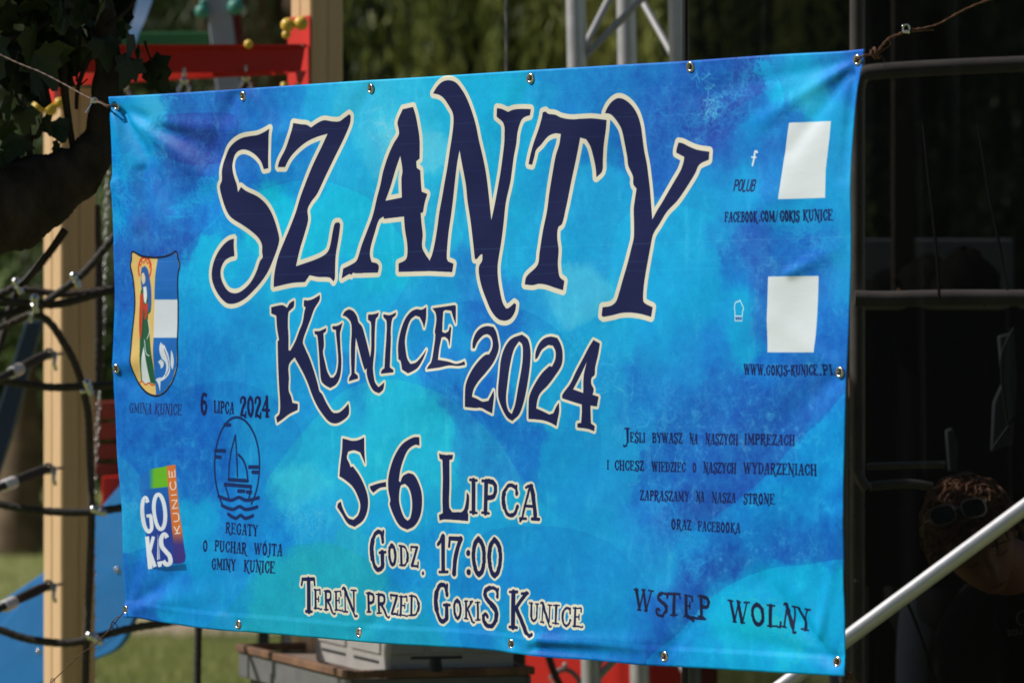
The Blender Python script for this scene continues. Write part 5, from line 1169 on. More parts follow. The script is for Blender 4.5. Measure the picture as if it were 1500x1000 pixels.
def slide():
    d = 12.4; t = thing("slide", "blue plastic slide side panel with round bolts behind the lower left of the banner", "slide", (W(90, 500, d).x, d, 0))
    def curve(pts): return [tuple(p) for p in smooth(pts, False, 5)]
    out = [(-190, 985), (-60, 915), (0, 881), (58, 842), (110, 790), (148, 742), (178, 708), (240, 640), (250, 760), (206, 880)] + curve([(190, 918), (180, 938), (165, 953), (135, 966), (100, 985), (60, 1010)]) + [(-20, 1060), (-190, 1150)]
    D = lambda x, o=0: d + o - (x - 90) * .00150
    m = MB(); m.prism([W(x, y, D(x)) for x, y in out], (.012, .018, 0)); m.build("side_panel", M['blue'], t, smooth=False, bevel=.003)
    m = MB(); m.prism([W(x, y, D(x, .5)) for x, y in out], (.012, .018, 0)); m.build("side_panel", M['blue'], t, smooth=False, bevel=.003)
    # steel chute between the panels
    m = MB(); ch = [(-160, 1040), (-40, 985), (60, 930), (130, 870), (175, 800), (225, 700)]
    a = [W(x, y, D(x, .03)) for x, y in ch]; b = [p + Vector((0, .46, 0)) for p in a]
    m.add(a + b, [(i, i + 1, i + 7, i + 6) for i in range(5)]); o = m.build("chute", M['steel'], t); 
    for x, y in ((172, 834), (57, 953), (-30, 925)):
        m = MB(); c = W(x, y, D(x, -.006)); m.ball(c, .0085, 14, (1, .6, 1)); m.build("bolt", M['chrome'], t)
    m = MB(); m.tube(poly_path([W(138, 752, d - .03), W(148, 757, d - .03), W(150, 772, d - .03), W(144, 786, d - .03), W(136, 788, d - .03)], 5), .012, 10); m.build("grab_handle", M['black'], t)
    for x in (-120, 40):
        m = MB(); c = W(x, 990, d + .26); m.tube([c, (c.x, c.y, 0)], .024, 12); m.build("support_leg", M['steel'], t)
slide()

def climbing_net():
    d = 10.95; t = thing("climbing_net", "black rope climbing net with bright clamps shackled to the left wooden post", "climbing net", tuple(W(60, 700, d)))
    def rope(pts, r=.0088, dd=0.0, m='rope', z=None):
        p = resample(poly_path([W(x, y, d + dd + (z[i] if z else 0)) for i, (x, y) in enumerate(pts)], 8), .006)
        MB().tube(p, r, 12, lobes=6, twist=150, depth=.2).build("rope", M[m], t)
    rope([(-60, 455), (0, 431), (14, 424), (25, 420)], .0085)
    rope([(30, 424), (50, 425), (80, 430), (105, 430), (140, 426), (175, 420)], .0082, .02, 'brope')
    rope([(-60, 436), (0, 441), (50, 445), (80, 446), (110, 440), (145, 430), (190, 420)], .0092)
    rope([(170, 343), (158, 358), (140, 380), (120, 402), (98, 420), (70, 440), (50, 452)], .009, -.01)
    rope([(96, 336), (80, 360), (60, 386), (40, 408), (26, 424), (14, 455), (5, 490), (-5, 520)], .0088, .03)
    rope([(-60, 466), (0, 461), (20, 457), (45, 449)], .0085, .01)
    rope([(-60, 500), (0, 479), (18, 472), (42, 461)], .0085, -.01, 'brope')
    rope([(52, 460), (64, 465), (78, 478), (92, 500), (105, 522), (117, 552), (125, 584), (130, 615), (132, 675), (134, 745), (133, 800), (130, 870), (127, 925), (125, 1000), (122, 1080)], .0088, .0, 'brope')
    rope([(-60, 548), (0, 557), (25, 561), (75, 567), (117, 566), (168, 563), (215, 556)], .0092)
    rope([(-60, 722), (0, 738), (25, 743), (50, 747), (110, 750), (150, 747), (185, 742), (230, 732)], .0092)
    rope([(-60, 903), (0, 922), (25, 931), (50, 937), (85, 941), (110, 940), (140, 933), (190, 920), (240, 912), (300, 902)], .0092)
    rope([(291, 890), (290, 940), (289, 1000), (288, 1070)], .0088, .2)
    rope([(140, 300), (143, 400), (144, 500), (143, 560)], .012, .5, 'rope')
    def clamp(x, y, a=0, s=1.0, dd=-.012):
        m = MB(); c = W(x, y, d + dd); ca, sa = math.cos(math.radians(a)), math.sin(math.radians(a))
        ax = (Vector((ca, 0, sa)), Vector((0, 1, 0)), Vector((-sa, 0, ca)))
        m.ball(c, .0125 * s, 14, (.9, .8, 1.0), ax); m.tube([c - ax[2] * .030 * s, c + ax[2] * .002], [.008 * s, .0105 * s], 12)
        m.ring(c - ax[2] * .012 * s, ax, [(.0115 * s, -.002), (.0125 * s, 0), (.0115 * s, .002)], 14)
        m.build("rope_clamp", M['chrome'], t, angle=50)
    clamp(24, 413, 24); clamp(109, 405, 22); clamp(51, 438, 4, 1.1); clamp(44, 462, 8, .6); clamp(128, 561, 20, 1.0); clamp(139, 746, 72, 1.0); clamp(133, 931, 60, 1.1); clamp(121, 573, 100, .6)
    # crimped eyes shackled to the post
    for (fx, fy), (ex, ey) in (((22, 543), (72, 518)), ((12, 709), (71, 686)), ((12, 885), (71, 857))):
        A = Vector(W(fx, fy, d)); E = Vector(W(ex, ey, PD - .075)); dr = (E - A); ln = dr.length; u = dr.normalized(); sd = Vector((-u.z, 0, u.x))
        MB().tube([A - u * .026, A - u * .02, A + u * .03, A + u * .034], [.0125, .0152, .0152, .0125], 16).build("ferrule", M['ferr'], t, angle=50)
        MB().tube([A - u * .12, A - u * .02], .0088, 10, lobes=6, twist=150, depth=.2).build("rope", M['rope'], t)
        lp = poly_path([A + u * .03, A + u * .055 + sd * .012, A + u * (ln * .72) + sd * .015, A + u * (ln * .93) + sd * .004, A + u * (ln * .93) - sd * .008, A + u * (ln * .70) - sd * .016, A + u * .055 - sd * .010, A + u * .032], 6)
        h = len(lp) // 2
        MB().tube(resample(lp[:h + 2], .006), .0082, 10, lobes=6, twist=150, depth=.2).build("rope_eye", M['rope'], t)
        MB().tube(lp[h:], .0065, 10).build("rope_eye", M['brope'], t)
        m = MB(); n_ = 14; m.tube([E + Vector((math.cos(q / n_ * 6.283) * .010, -.002, math.sin(q / n_ * 6.283) * .011)) for q in range(n_ + 1)], .0042, 8)
        m.tube([E + Vector((.008, .004, 0)), E + Vector((.03, .07, 0))], .0042, 8)
        m.tube(poly_path([E + Vector((.004, 0, .006)), E + Vector((.016, -.006, .0)), E + Vector((.014, -.012, -.024)), E + Vector((.018, -.008, -.04))], 5), .0046, 8)
        m.build("eye_bolt", M['chrome'], t)
climbing_net()

def chain():
    d = 12.0; t = thing("swing_chain", "thin bright swing chain hanging between the shaded post and the banner edge", "chain", tuple(W(150, 150, d)))
    pts = resample(poly_path([W(158, 150, d), W(157, 250, d), W(153, 420, d), W(149, 508, d), W(143, 625, d), W(137, 745, d), (W(137, 745, d).x + .0, d, .5)]), .017)
    v = MB(); me = None; org = Vector(ORG[t.name])
    L = .011; n_ = 12; vv = [Vector((math.cos(q / n_ * 6.283) * .0055, 0, math.sin(q / n_ * 6.283) * L)) for q in range(n_ + 1)]
    v.tube(vv, .0019, 6)
    me = bpy.data.meshes.new("link"); me.from_pydata(v.v, [], v.f); me.materials.append(M['steel']); me.shade_smooth()
    for i, p in enumerate(pts[:120]):
        o = bpy.data.objects.new("link", me); C.objects.link(o); o.parent = t; o.location = p - org; o.rotation_euler = (0, .08, (i % 2) * math.pi / 2 + .4)
chain()
def strap():
    d = 12.6; m = MB()
    c = [(216, -60), (212, 0), (203, 30), (195, 48), (197, 62)]; w_ = [13, 11, 9, 8, 3]
    v = []
    for (x, y), w in zip(c, w_): v += [W(x - w, y, d + .01), W(x + w, y + 2, d - .02)]
    n = len(c); off = Vector((0, .004, 0)); vs = v + [p + off for p in v]
    fs = [(2 * i, 2 * i + 1, 2 * i + 3, 2 * i + 2) for i in range(n - 1)] + [(2 * n + 2 * i + 2, 2 * n + 2 * i + 3, 2 * n + 2 * i + 1, 2 * n + 2 * i) for i in range(n - 1)]
    m.add(vs, fs); tag(m.build("hanging_strap", M['bluestrap']), "blue strap end hanging above the green rail among the leaves", "strap")
strap()

# ------------------------------------------------------------------ stage side: truss, cable, mesh, pole, pipes
def truss():
    d = 11.6; t = thing("truss_tower", "triangular aluminium stage truss standing behind the banner's upper middle", "truss", (W(860, 500, d).x, d, 0))
    def line(x0, x1, dd): # x at y=0 and y=985
        a = W(x0, 0, d + dd); b = W(x1, 985, d + dd); k = (b - a) / (a.z - b.z); return a, k
    ch = [line(843, 866, 0), line(993, 1013, 0), line(917, 937, .22)]
    def at(i, z): a, k = ch[i]; return a + k * (a.z - z)
    for i in range(3):
        MB().tube([at(i, 0.0), at(i, 1.2), at(i, 2.5), at(i, 3.4)], .0252, 20).build("chord", M['alu'], t)
    def zpx(y): return EYE - (y - 500) / FPX * d
    for i, j in ((0, 2), (1, 2), (0, 1)):
        z = -.02 if (i, j) != (0, 1) else .1; k = 0
        if (i, j) == (0, 2): z = zpx(92) - .26 * 9
        elif (i, j) == (1, 2): z = zpx(98) - .26 * 9
        else: z = zpx(96) - .26 * 9
        while z < 3.2:
            a, b = (i, j) if k % 2 else (j, i)
            if z > -.02: MB().tube([at(a, max(z, .01)), at(b, z + .26)], .0095, 12).build("brace", M['brace'], t)
            z += .26; k += 1
truss()
def cable():
    d = 11.0; p = resample([W(741, -120, d), W(742, 110, d), (W(744, 500, d).x, d, .9)], .01)
    m = MB(); m.tube(p, .0036, 8, lobes=6, twist=260, depth=.35); tag(m.build("steel_cable", M['cable']), "thin stranded steel cable dropping behind the top edge of the banner", "cable")
cable()

def mesh_wall():
    d = 9.42; m = bpy.data.materials.new("black_scrim"); m.use_nodes = True; nt = m.node_tree; N = nt.nodes; L = nt.links
    b = N["Principled BSDF"]; b.inputs["Base Color"].default_value = (.008, .008, .0078, 1); b.inputs["Roughness"].default_value = .8; b.inputs["Specular IOR Level"].default_value = .15
    tr = N.new("ShaderNodeBsdfTransparent"); mx = N.new("ShaderNodeMixShader"); mx.inputs[0].default_value = .76
    tr.inputs[0].default_value = (.95, .97, 1, 1)
    L.new(tr.outputs[0], mx.inputs[1]); L.new(b.outputs[0], mx.inputs[2]); L.new(mx.outputs[0], N["Material Output"].inputs[0])
    t = thing("mesh_curtain", "see-through black mesh curtain filling the whole right side behind the banner", "mesh curtain", (W(1250, 500, d).x, d, 0))
    g = MB(); x0, x1 = W(1003, 0, d).x, W(1780, 0, d).x; nx, nz = 150, 60; vs = []
    for i in range(nx + 1):
        for j in range(nz + 1):
            x = x0 + (x1 - x0) * i / nx; z = 0.02 + 3.1 * j / nz; px_ = 750 + x * FPX / d
            y = d + .008 * math.sin(x * 31 + .6 * math.sin(z * 1.5)) + .004 * math.sin(x * 67 + z * 2)
            for xa, xb, w in ((1390, 1460, 9), (1470, 1500, 12), (1345, 1372, 8), (1130, 1135, 12)):
                xc = xa + (xb - xa) * (3.1 - z) / 2.4; y -= .016 * math.exp(-((px_ - xc) / w) ** 2)
            vs.append((x, y, z))
    g.add(vs, [(i * (nz + 1) + j, (i + 1) * (nz + 1) + j, (i + 1) * (nz + 1) + j + 1, i * (nz + 1) + j + 1) for i in range(nx) for j in range(nz)])
    g.build("mesh_cloth", m, t, angle=False)
    g = MB(); g.tube([(x0, d - .003, .02), (x0, d - .003, 3.12)], .006, 8); g.tube([(x0, d, 3.12), (x1, d, 3.12)], .012, 8); g.build("hem_cord", M['black'], t)
mesh_wall()

def pipe_frame():
    d = 9.62; t = thing("pipe_frame", "dark tubular frame with crossbars standing just behind the black mesh", "pipe frame", (W(1255, 500, d).x, d, 0))
    r = .0165
    def pp(pts, r_=r, name="pipe", dd=0): MB().tube(poly_path([W(x, y, d + dd) for x, y in pts], 6), r_, 14).build(name, M['pipe'], t)
    x = W(1256, 0, d).x
    MB().tube([(x, d, 0), (x, d, 1.2), (x, d, 2.05), (x, d, 2.9)], r, 14).build("upright", M['pipe'], t)
    x2 = W(1640, 0, d).x; MB().tube([(x2, d, 0), (x2, d, 2.9)], r, 14).build("upright", M['pipe'], t)
    pp([(1252, 437), (1300, 438), (1400, 436), (1640, 437)], .0175, "crossbar", -.035)
    pp([(1256, 130), (1262, 112), (1285, 105), (1400, 98), (1640, 88)], .017, "crossbar", -.035)
    pp([(1270, 683), (1330, 681), (1384, 680)], .008, "rail", -.02); pp([(1275, 712), (1330, 708), (1366, 713)], .010, "rail", .03)
    pp([(1256, 690), (1262, 704), (1270, 716)], .012, "joint", -.03)
    m = MB(); c = W(1259, 703, d - .03); m.ball(c, .006, 10); m.build("bolt", M['chrome'], t)
    m = MB(); c = W(1254, 850, d - .03); m.ball(c, .005, 10); m.build("bolt", M['chrome'], t)
    for k, pts in enumerate(([(1352, 180), (1360, 260), (1368, 330), (1374, 400), (1376, 440)], [(1432, 180), (1448, 280), (1462, 350), (1476, 425)], [(1485, 480), (1468, 520), (1470, 580), (1480, 640)], [(1500, 590), (1480, 620), (1455, 655)], [(1315, 850), (1345, 920), (1372, 1000)], [(1288, 920), (1284, 1000), (1280, 1100)])):
        tag(MB().tube(poly_path([W(x_, y_, 9.55) for x_, y_ in pts], 6), .0035, 6).build("cable", M['black']), ("black cable slanting down behind the mesh, leftmost above the upper crossbar", "black cable slanting to the right end of the upper crossbar behind the mesh", "looped black cable beside the pale cloth behind the mesh", "short black cable rising right above the hair of the bowed man", "black cable slanting below the aluminium pole beside the bowed man", "black cable hanging straight below the aluminium pole beside the banner")[k], "cable", "cables behind the mesh")
pipe_frame()

def pole():
    a = W(1110, 1031, 8.95); b = W(1236, 938, 8.97); dr = (b - a).normalized(); p0 = a - dr * .55; p1 = b + dr * 1.6
    t = thing("aluminium_pole", "bright aluminium pole leaning diagonally across the dark lower right corner", "pole", (p0.x, p0.y, 0))
    z = Vector((0, 0, 0)); k = (p0.z - .03) / dr.z; foot = p0 - dr * max(k, 0)
    MB().tube([foot, p0, p1], .0165, 24).build("tube", M['alu'], t)
    m = MB(); m.tube([foot - dr * .01, foot + dr * .03], .02, 20); m.build("end_cap", M['black'], t)
    m = MB(); m.tube([p1 - dr * .005, p1 + dr * .02], .0185, 20); m.build("end_cap", M['black'], t)
pole()

def behind_mesh():
    d = 13.8; m = MB(); x0, x1 = W(1262, 0, d).x, W(1484, 0, d).x
    t = thing("pale_board", "pale grey board seen through the mesh above the upper crossbar, behind three dark heads", "board", ((x0 + x1) / 2, d, 0))
    MB().bbox(((x0 + x1) / 2, d, (W(0, 350, d).z + .9) / 2), (x1 - x0, .03, W(0, 350, d).z - .9), b=.004).build("panel", M['pale'], t, smooth=False)
    for x in (x0 + .04, x1 - .04): MB().box((x, d + .03, .85), (.04, .04, 1.7)).build("stand", M['black'], t)
    t = thing("dark_post", "dark wooden post in front of the pale board behind the mesh", "post", (W(1322, 0, 12.6).x, 12.6, 0))
    MB().bbox((W(1323, 0, 12.6).x, 12.6, 1.6), (.060, .06, 3.2), b=.004).build("post", M['bark'], t)
    # tall black loudspeaker cabinet
    d = 12.2; c = W(1395, 0, d); t = thing("speaker_cabinet", "tall black loudspeaker cabinet under the pale board behind the mesh", "speaker", (c.x, d, 0))
    MB().bbox((c.x, d, .78), (.50, .42, 1.56), b=.012).build("cabinet", M['bcloth'], t, angle=30)
    for z in (.35, .95): MB().ring((c.x, d - .213, z), (Vector((1, 0, 0)), Vector((0, 0, 1)), Vector((0, -1, 0))), [(.02, 0), (.16, .004), (.18, .012), (.20, .002), (.20, -.01), (.02, -.01)], 26).build("driver", M['black'], t)
    m = MB(); pts = [(1462, 492), (1486, 486), (1490, 560), (1484, 650), (1452, 662), (1455, 590), (1468, 560)]
    m.prism([W(x, y, 10.8) for x, y in pts], (0, .02, 0)); tag(m.build("hanging_cloth", M['white'], bevel=.004), "pale cloth hanging at the right behind the mesh above the bowed man", "cloth")
    m = MB(); pts = [(1385, 630), (1396, 626), (1404, 650), (1402, 690), (1390, 690)]
    m.prism([W(x, y, 10.8) for x, y in pts], (0, .02, 0)); tag(m.build("hanging_cloth", M['white'], bevel=.004), "small pale rag behind the mesh left of the bowed man's crown", "cloth")
behind_mesh()
def backcloth():
    d = 10.95; g = MB(); x0, x1 = W(1262, 0, d).x, W(1760, 0, d).x; z0, z1 = W(0, 862, d).z, W(0, 447, d).z; n, k = 70, 24; vs = []
    for i in range(n + 1):
        for j in range(k + 1):
            x = x0 + (x1 - x0) * i / n; z = z0 + (z1 - z0) * j / k
            vs.append((x, d + .010 * math.sin(x * 23 + z) + .005 * math.sin(x * 57), z + .006 * math.sin(x * 9) * (j == 0)))
    g.add(vs, [(i * (k + 1) + j, (i + 1) * (k + 1) + j, (i + 1) * (k + 1) + j + 1, i * (k + 1) + j + 1) for i in range(n) for j in range(k)])
    t = thing("backcloth", "black cloth hung under the upper crossbar behind the seated man", "cloth", (x0, d, 0))
    g.build("cloth", M['bcloth'], t, angle=False)
    MB().tube([(x0 - .05, d, z1), (x1, d, z1)], .012, 10).build("rail", M['pipe'], t)
    for x in (x0 - .04, x1): MB().tube([(x, d + .02, 0), (x, d + .02, z1 + .01)], .012, 10).build("support_leg", M['pipe'], t)
backcloth()

# ------------------------------------------------------------------ bench, case and red crate under the banner
def bench():
    N_ = W(508, 982, 10.3); ax = Vector((-.306, .93, 0)).normalized(); bx = Vector((ax.y, -ax.x, 0)).normalized(); zt = N_.z
    if bx.x < 0: bx = -bx
    la, lb = .98, .445
    t = thing("workbench", "weathered grey steel workbench with brown plywood rim under the banner", "workbench", (N_.x + .1, N_.y + .4, 0))
    O = Vector((N_.x, N_.y, 0)); P = lambda a, b, z: O + ax * a + bx * b + Vector((0, 0, z))
    cen = P(la / 2, lb / 2, 0); A3 = (ax, bx, ZU)
    m = MB(); m.bbox(P(la / 2, lb / 2, zt - .030), (la - .02, lb - .02, .012), A3, .002); m.build("tabletop", M['plytop'], t, smooth=False)
    for c, s in ((P(la / 2, .009, zt - .009), (la, .018, .018)), (P(la / 2, lb - .009, zt - .009), (la, .018, .018)), (P(.009, lb / 2, zt - .009), (.018, lb - .037, .018)), (P(la - .009, lb / 2, zt - .009), (.018, lb - .037, .018))):
        m = MB(); m.bbox(c, s, A3, .002); m.build("rim_board", M['ply'], t, smooth=False)
    hz = .060
    for c, s in ((P(la / 2, .011, zt - .0195 - hz / 2), (la - .004, .006, hz)), (P(.011, lb / 2, zt - .0195 - hz / 2), (.006, lb - .03, hz)), (P(la / 2, lb - .011, zt - .0195 - hz / 2), (la - .004, .006, hz)), (P(la - .011, lb / 2, zt - .0195 - hz / 2), (.006, lb - .03, hz))):
        m = MB(); m.bbox(c, s, A3, .002); m.build("apron", M['gapron'], t, smooth=False)
    for a, b in ((.10, .05), (la - .05, .05), (.10, lb - .05), (la - .05, lb - .05)):
        m = MB(); top = P(a, b, zt - .08); bot = P(a + (.06 if a > .5 else -.06), b, 0); m.tube([top, bot], [.024, .02], 4); m.build("leg", M['gapron'], t, smooth=False)
    m = MB()
    for a in (.08, .25, .42, .62, .8): m.ball(P(a, .035, zt - .022), .004, 8)
    m.ball(P(.03, .09, zt - .02), .004, 8); m.build("bolt", M['chrome'], t)
    # drill chuck like latch on the near side
    m = MB(); c = W(638, 975, 10.22); m.tube([c + Vector((-.055, 0, .018)), c + Vector((.06, 0, .020))], .0035, 8); m.tube([c + Vector((0, 0, .018)), c + Vector((0, 0, -.012))], [.012, .017], 12); m.build("clamp_lever", M['black'], t)
    # the pale metal case standing on the bench
    t2 = thing("tool_case", "pale grey slotted metal case standing on the plywood rimmed bench", "case", tuple(P(.4, .2, zt - .022)))
    cl, cw, chh = .60, .30, .17; b0, a0 = .105, .03
    Q = lambda a, b, z: P(a0 + a, b0 + b, zt - .023 + z)
    m = MB(); m.bbox(Q(cl / 2, cw / 2, chh / 2), (cl, cw, chh), A3, .006); m.build("body", M['gbox'], t2, smooth=False)
    for k in range(2):
        m = MB(); m.bbox(Q(.06 + .27 * k + .11, -.0005, .022 + .012), (.2, .004, .006), A3, .001); m.build("slot", M['black'], t2, smooth=False)
        m = MB(); m.bbox(Q(.05 + .28 * k + .12, -.002, .075), (.235, .006, .045), A3, .002); m.build("raised_panel", M['gbox'], t2, smooth=False)
    for k in range(3):
        m = MB(); m.bbox(Q(-.002, .045 + .095 * k, .10), (.006, .08, .09), A3, .002); m.build("end_panel", M['gbox'], t2, smooth=False)
    m = MB(); m.bbox(Q(-.004, cw * .5, .025), (.008, cw * .86, .008), A3, .002); m.build("end_rib", M['gbox'], t2, smooth=False)
    # red crate with black straps behind the bench
    d = 12.0; t3 = thing("red_crate", "bright red plastic crate with black straps behind the bench", "crate", (W(830, 0, d).x, d + .2, 0))
    zc = W(0, 930, d).z; x0, x1 = W(700, 0, d).x, W(948, 0, d).x
    yw = math.radians(30); AX = (Vector((math.cos(yw), -math.sin(yw), 0)), Vector((math.sin(yw), math.cos(yw), 0)), ZU); wd = (x1 - x0) / math.cos(yw)
    MB().bbox(Vector(((x0 + x1) / 2, d + .02, zc / 2)) + AX[1] * .2, (wd, .4, zc), AX, .012).build("body", M['redcase'], t3, smooth=False)
    for pts, w in (([(748, 940), (757, 975), (772, 1010), (800, 1080)], .016), ([(802, 955), (812, 985), (826, 1015), (850, 1080)], .010)):
        p = poly_path([W(x, y, d - .16) for x, y in pts], 5); v = []
        for q in p: v += [q + Vector((-w, 0, 0)), q + Vector((w, 0, 0))]
        n = len(p); off = Vector((0, -.004, 0)); m = MB()
        m.add(v + [a + off for a in v], [(2 * i, 2 * i + 1, 2 * i + 3, 2 * i + 2) for i in range(n - 1)] + [(2 * n + 2 * i, 2 * n + 2 * i + 2, 2 * n + 2 * i + 3, 2 * n + 2 * i + 1) for i in range(n - 1)]); m.build("strap", M['black'], t3)
    m = MB(); c = W(758, 962, d - .17); m.bbox(c, (.042, .02, .05), b=.004); m.build("strap_lock", M['black'], t3)
    m = MB(); m.tube(poly_path([W(808, 992, d - .04), W(822, 980, d - .04), W(838, 984, d - .04), W(850, 1000, d - .04), W(854, 1030, d - .04)], 5), .007, 10); m.build("handle", M['gapron'], t3)
    m = MB(); m.ball(W(828, 973, d - .045), .007, 10); m.build("knob", M['gbox'], t3)
    m = MB(); c = W(812, 992, d - .05); m.tube([c + Vector((math.cos(a / 10 * 6.28) * .012, 0, math.sin(a / 10 * 6.28) * .014)) for a in range(11)], .003, 6); m.build("buckle", M['chrome'], t3)
bench()

# ------------------------------------------------------------------ people
def skin_body(joints, edges, radii, root, name, m, parent, sub=2, extra=None):
    me = bpy.data.meshes.new(name + "_cage"); me.from_pydata([tuple(j) for j in joints], edges, []); o = bpy.data.objects.new(name + "_cage", me); C.objects.link(o)
    sk = o.modifiers.new("skin", 'SKIN'); sk.use_smooth_shade = True
    for i, v in enumerate(me.skin_vertices[0].data):
        r = radii[i]; v.radius = r if isinstance(r, tuple) else (r, r); v.use_root = (i == root)
    ss = o.modifiers.new("sub", 'SUBSURF'); ss.levels = sub; ss.render_levels = sub
    dg = bpy.context.evaluated_depsgraph_get(); ev = o.evaluated_get(dg); mm = ev.to_mesh()
    v = [tuple(q.co) for q in mm.vertices]; f = [tuple(p.vertices) for p in mm.polygons]; ev.to_mesh_clear()
    bpy.data.objects.remove(o); bpy.data.meshes.remove(me)
    b = MB(); b.add(v, f)
    if extra: b.add(*extra)
    return b.build(name, m, parent, angle=False)

def head_mesh(c, right, fwd, up, s=1.0):
    """a head with brow, sockets, nose, lips, chin; c = centre of the skull at eye height"""
    vs = []; n, k = 48, 34
    for i in range(k + 1):
        th = math.pi * i / k
        for j in range(n):
            a = 2 * math.pi * j / n
            x = math.sin(th) * math.sin(a); y = math.sin(th) * math.cos(a); z = math.cos(th)
            X = x * .074; Y = y * (.098 if y < 0 else .088); Z_ = z * (.115 if z > 0 else .122)
            if z < 0:
                q = -z; X *= 1 - .34 * q ** 1.6; Y = Y * (1 - .12 * q) + .012 * q * (y > 0) if y > -.3 else Y * (1 - .35 * q)
            if y > 0.2:
                g = lambda x0, z0, sx, sz: math.exp(-((X - x0) / sx) ** 2 - ((Z_ - z0) / sz) ** 2)
                Y += .024 * g(0, -.030, .010, .016) + .012 * g(0, -.006, .008, .022) + .006 * g(0, .018, .045, .010)
                Y -= .010 * (g(.031, .002, .016, .011) + g(-.031, .002, .016, .011))
                Y += .008 * g(0, -.058, .022, .006) + .007 * g(0, -.070, .020, .006) - .006 * g(0, -.064, .024, .003) + .010 * g(0, -.098, .022, .014) + .004 * (g(.038, -.03, .018, .02) + g(-.038, -.03, .018, .02))
            vs.append(c + (right * X + fwd * Y + up * Z_) * s)
    fs = [(i * n + j, i * n + (j + 1) % n, (i + 1) * n + (j + 1) % n, (i + 1) * n + j) for i in range(k) for j in range(n)]
    b = MB(); b.add(vs, fs)
    for sg in (-1, 1):    # ears
        e = c + (right * sg * .076 + fwd * -.006 + up * -.012) * s
        b.ball(e, .030 * s, 12, (.30, .62, 1.0), (right, fwd, up)); b.ball(e + right * sg * .004 * s, .018 * s, 10, (.3, .5, .9), (right, fwd, up))
    return b.v, b.f

def hair_mesh(c, right, fwd, up, s, m, parent, n=520, length=.055, seed=3, curl=1.0):
    r_ = random.Random(seed); b = MB(); cap = []
    k, q = 26, 14; vs = []
    for i in range(q + 1):
        th = math.radians(104) * i / q
        for j in range(k):
            a = 2 * math.pi * j / k; x, y, z = math.sin(th) * math.sin(a), math.sin(th) * math.cos(a), math.cos(th)
            front = max(y, 0) ** 1.0; lim = 1.0
            zz = z * .126 + front * .0; 
            if y > .1 and z < .45: zz = max(zz, .045 + .03 * r_.random())
            w = 1 + .05 * math.sin(a * 5 + th * 7) + .04 * r_.uniform(-1, 1)
            vs.append(c + (right * x * .083 * w + fwd * (y * (.108 if y < 0 else .096) * w - .004) + up * zz * w) * s)
    b.add(vs, [(i * k + j, i * k + (j + 1) % k, (i + 1) * k + (j + 1) % k, (i + 1) * k + j) for i in range(q) for j in range(k)])
    for _ in range(n):
        a = r_.uniform(0, 6.283); th = math.acos(r_.uniform(-.1, 1)); x, y, z = math.sin(th) * math.sin(a), math.sin(th) * math.cos(a), math.cos(th)
        if y > .35 and z < .42: continue
        nn = (right * x + fwd * y + up * z).normalized(); p = c + (right * x * .080 + fwd * y * .100 + up * z * .120) * s
        tg = (nn.cross(Vector((r_.uniform(-1, 1), r_.uniform(-1, 1), r_.uniform(-1, 1))))).normalized(); pts = []
        L = length * r_.uniform(.6, 1.2) * s; w = r_.uniform(4, 9) * curl
        for i in range(7):
            t = i / 6; pts.append(p + nn * L * .45 * math.sin(t * 2.2) + tg * L * t + nn.cross(tg) * .006 * math.sin(t * w) * s - Vector((0, 0, L * .25 * t * t)))
        b.tube(pts, [.0026 * s, .0030 * s, .0029 * s, .0026 * s, .0022 * s, .0016 * s, .0008 * s], 5)
    return b.build("hair", m, parent, angle=False)

def hand(wrist, dirv, palm_n, side, s=1.0, curl=.5, thumb=1):
    """joints for five fingers rooted in the palm; returns list of (points, radii)"""
    out = []; across = dirv.cross(palm_n).normalized()
    for k, (off, ln) in enumerate(((-.030, .070), (-.010, .080), (.010, .074), (.029, .058))):
        b = wrist + dirv * .085 * s + across * off * s; c1 = curl
        p1 = b + (dirv * math.cos(c1) + palm_n * math.sin(c1)) * ln * .45 * s
        p2 = p1 + (dirv * math.cos(c1 * 2) + palm_n * math.sin(c1 * 2)) * ln * .32 * s
        p3 = p2 + (dirv * math.cos(c1 * 2.6) + palm_n * math.sin(c1 * 2.6)) * ln * .24 * s
        out.append(([wrist + dirv * .05 * s + across * off * .8 * s, b, p1, p2, p3], [.0105 * s, .0095 * s, .0088 * s, .008 * s, .0068 * s]))
    b = wrist + dirv * .025 * s - across * .024 * thumb * s
    p1 = b + (dirv * .6 - across * thumb * .7 + palm_n * .3).normalized() * .040 * s; p2 = p1 + (dirv * .85 - across * thumb * .3 + palm_n * .4).normalized() * .030 * s
    p3 = p2 + (dirv * .95 + palm_n * .4).normalized() * .022 * s
    out.append(([wrist + dirv * .01 * s, b, p1, p2, p3], [.011 * s, .0115 * s, .010 * s, .009 * s, .0072 * s])); return out

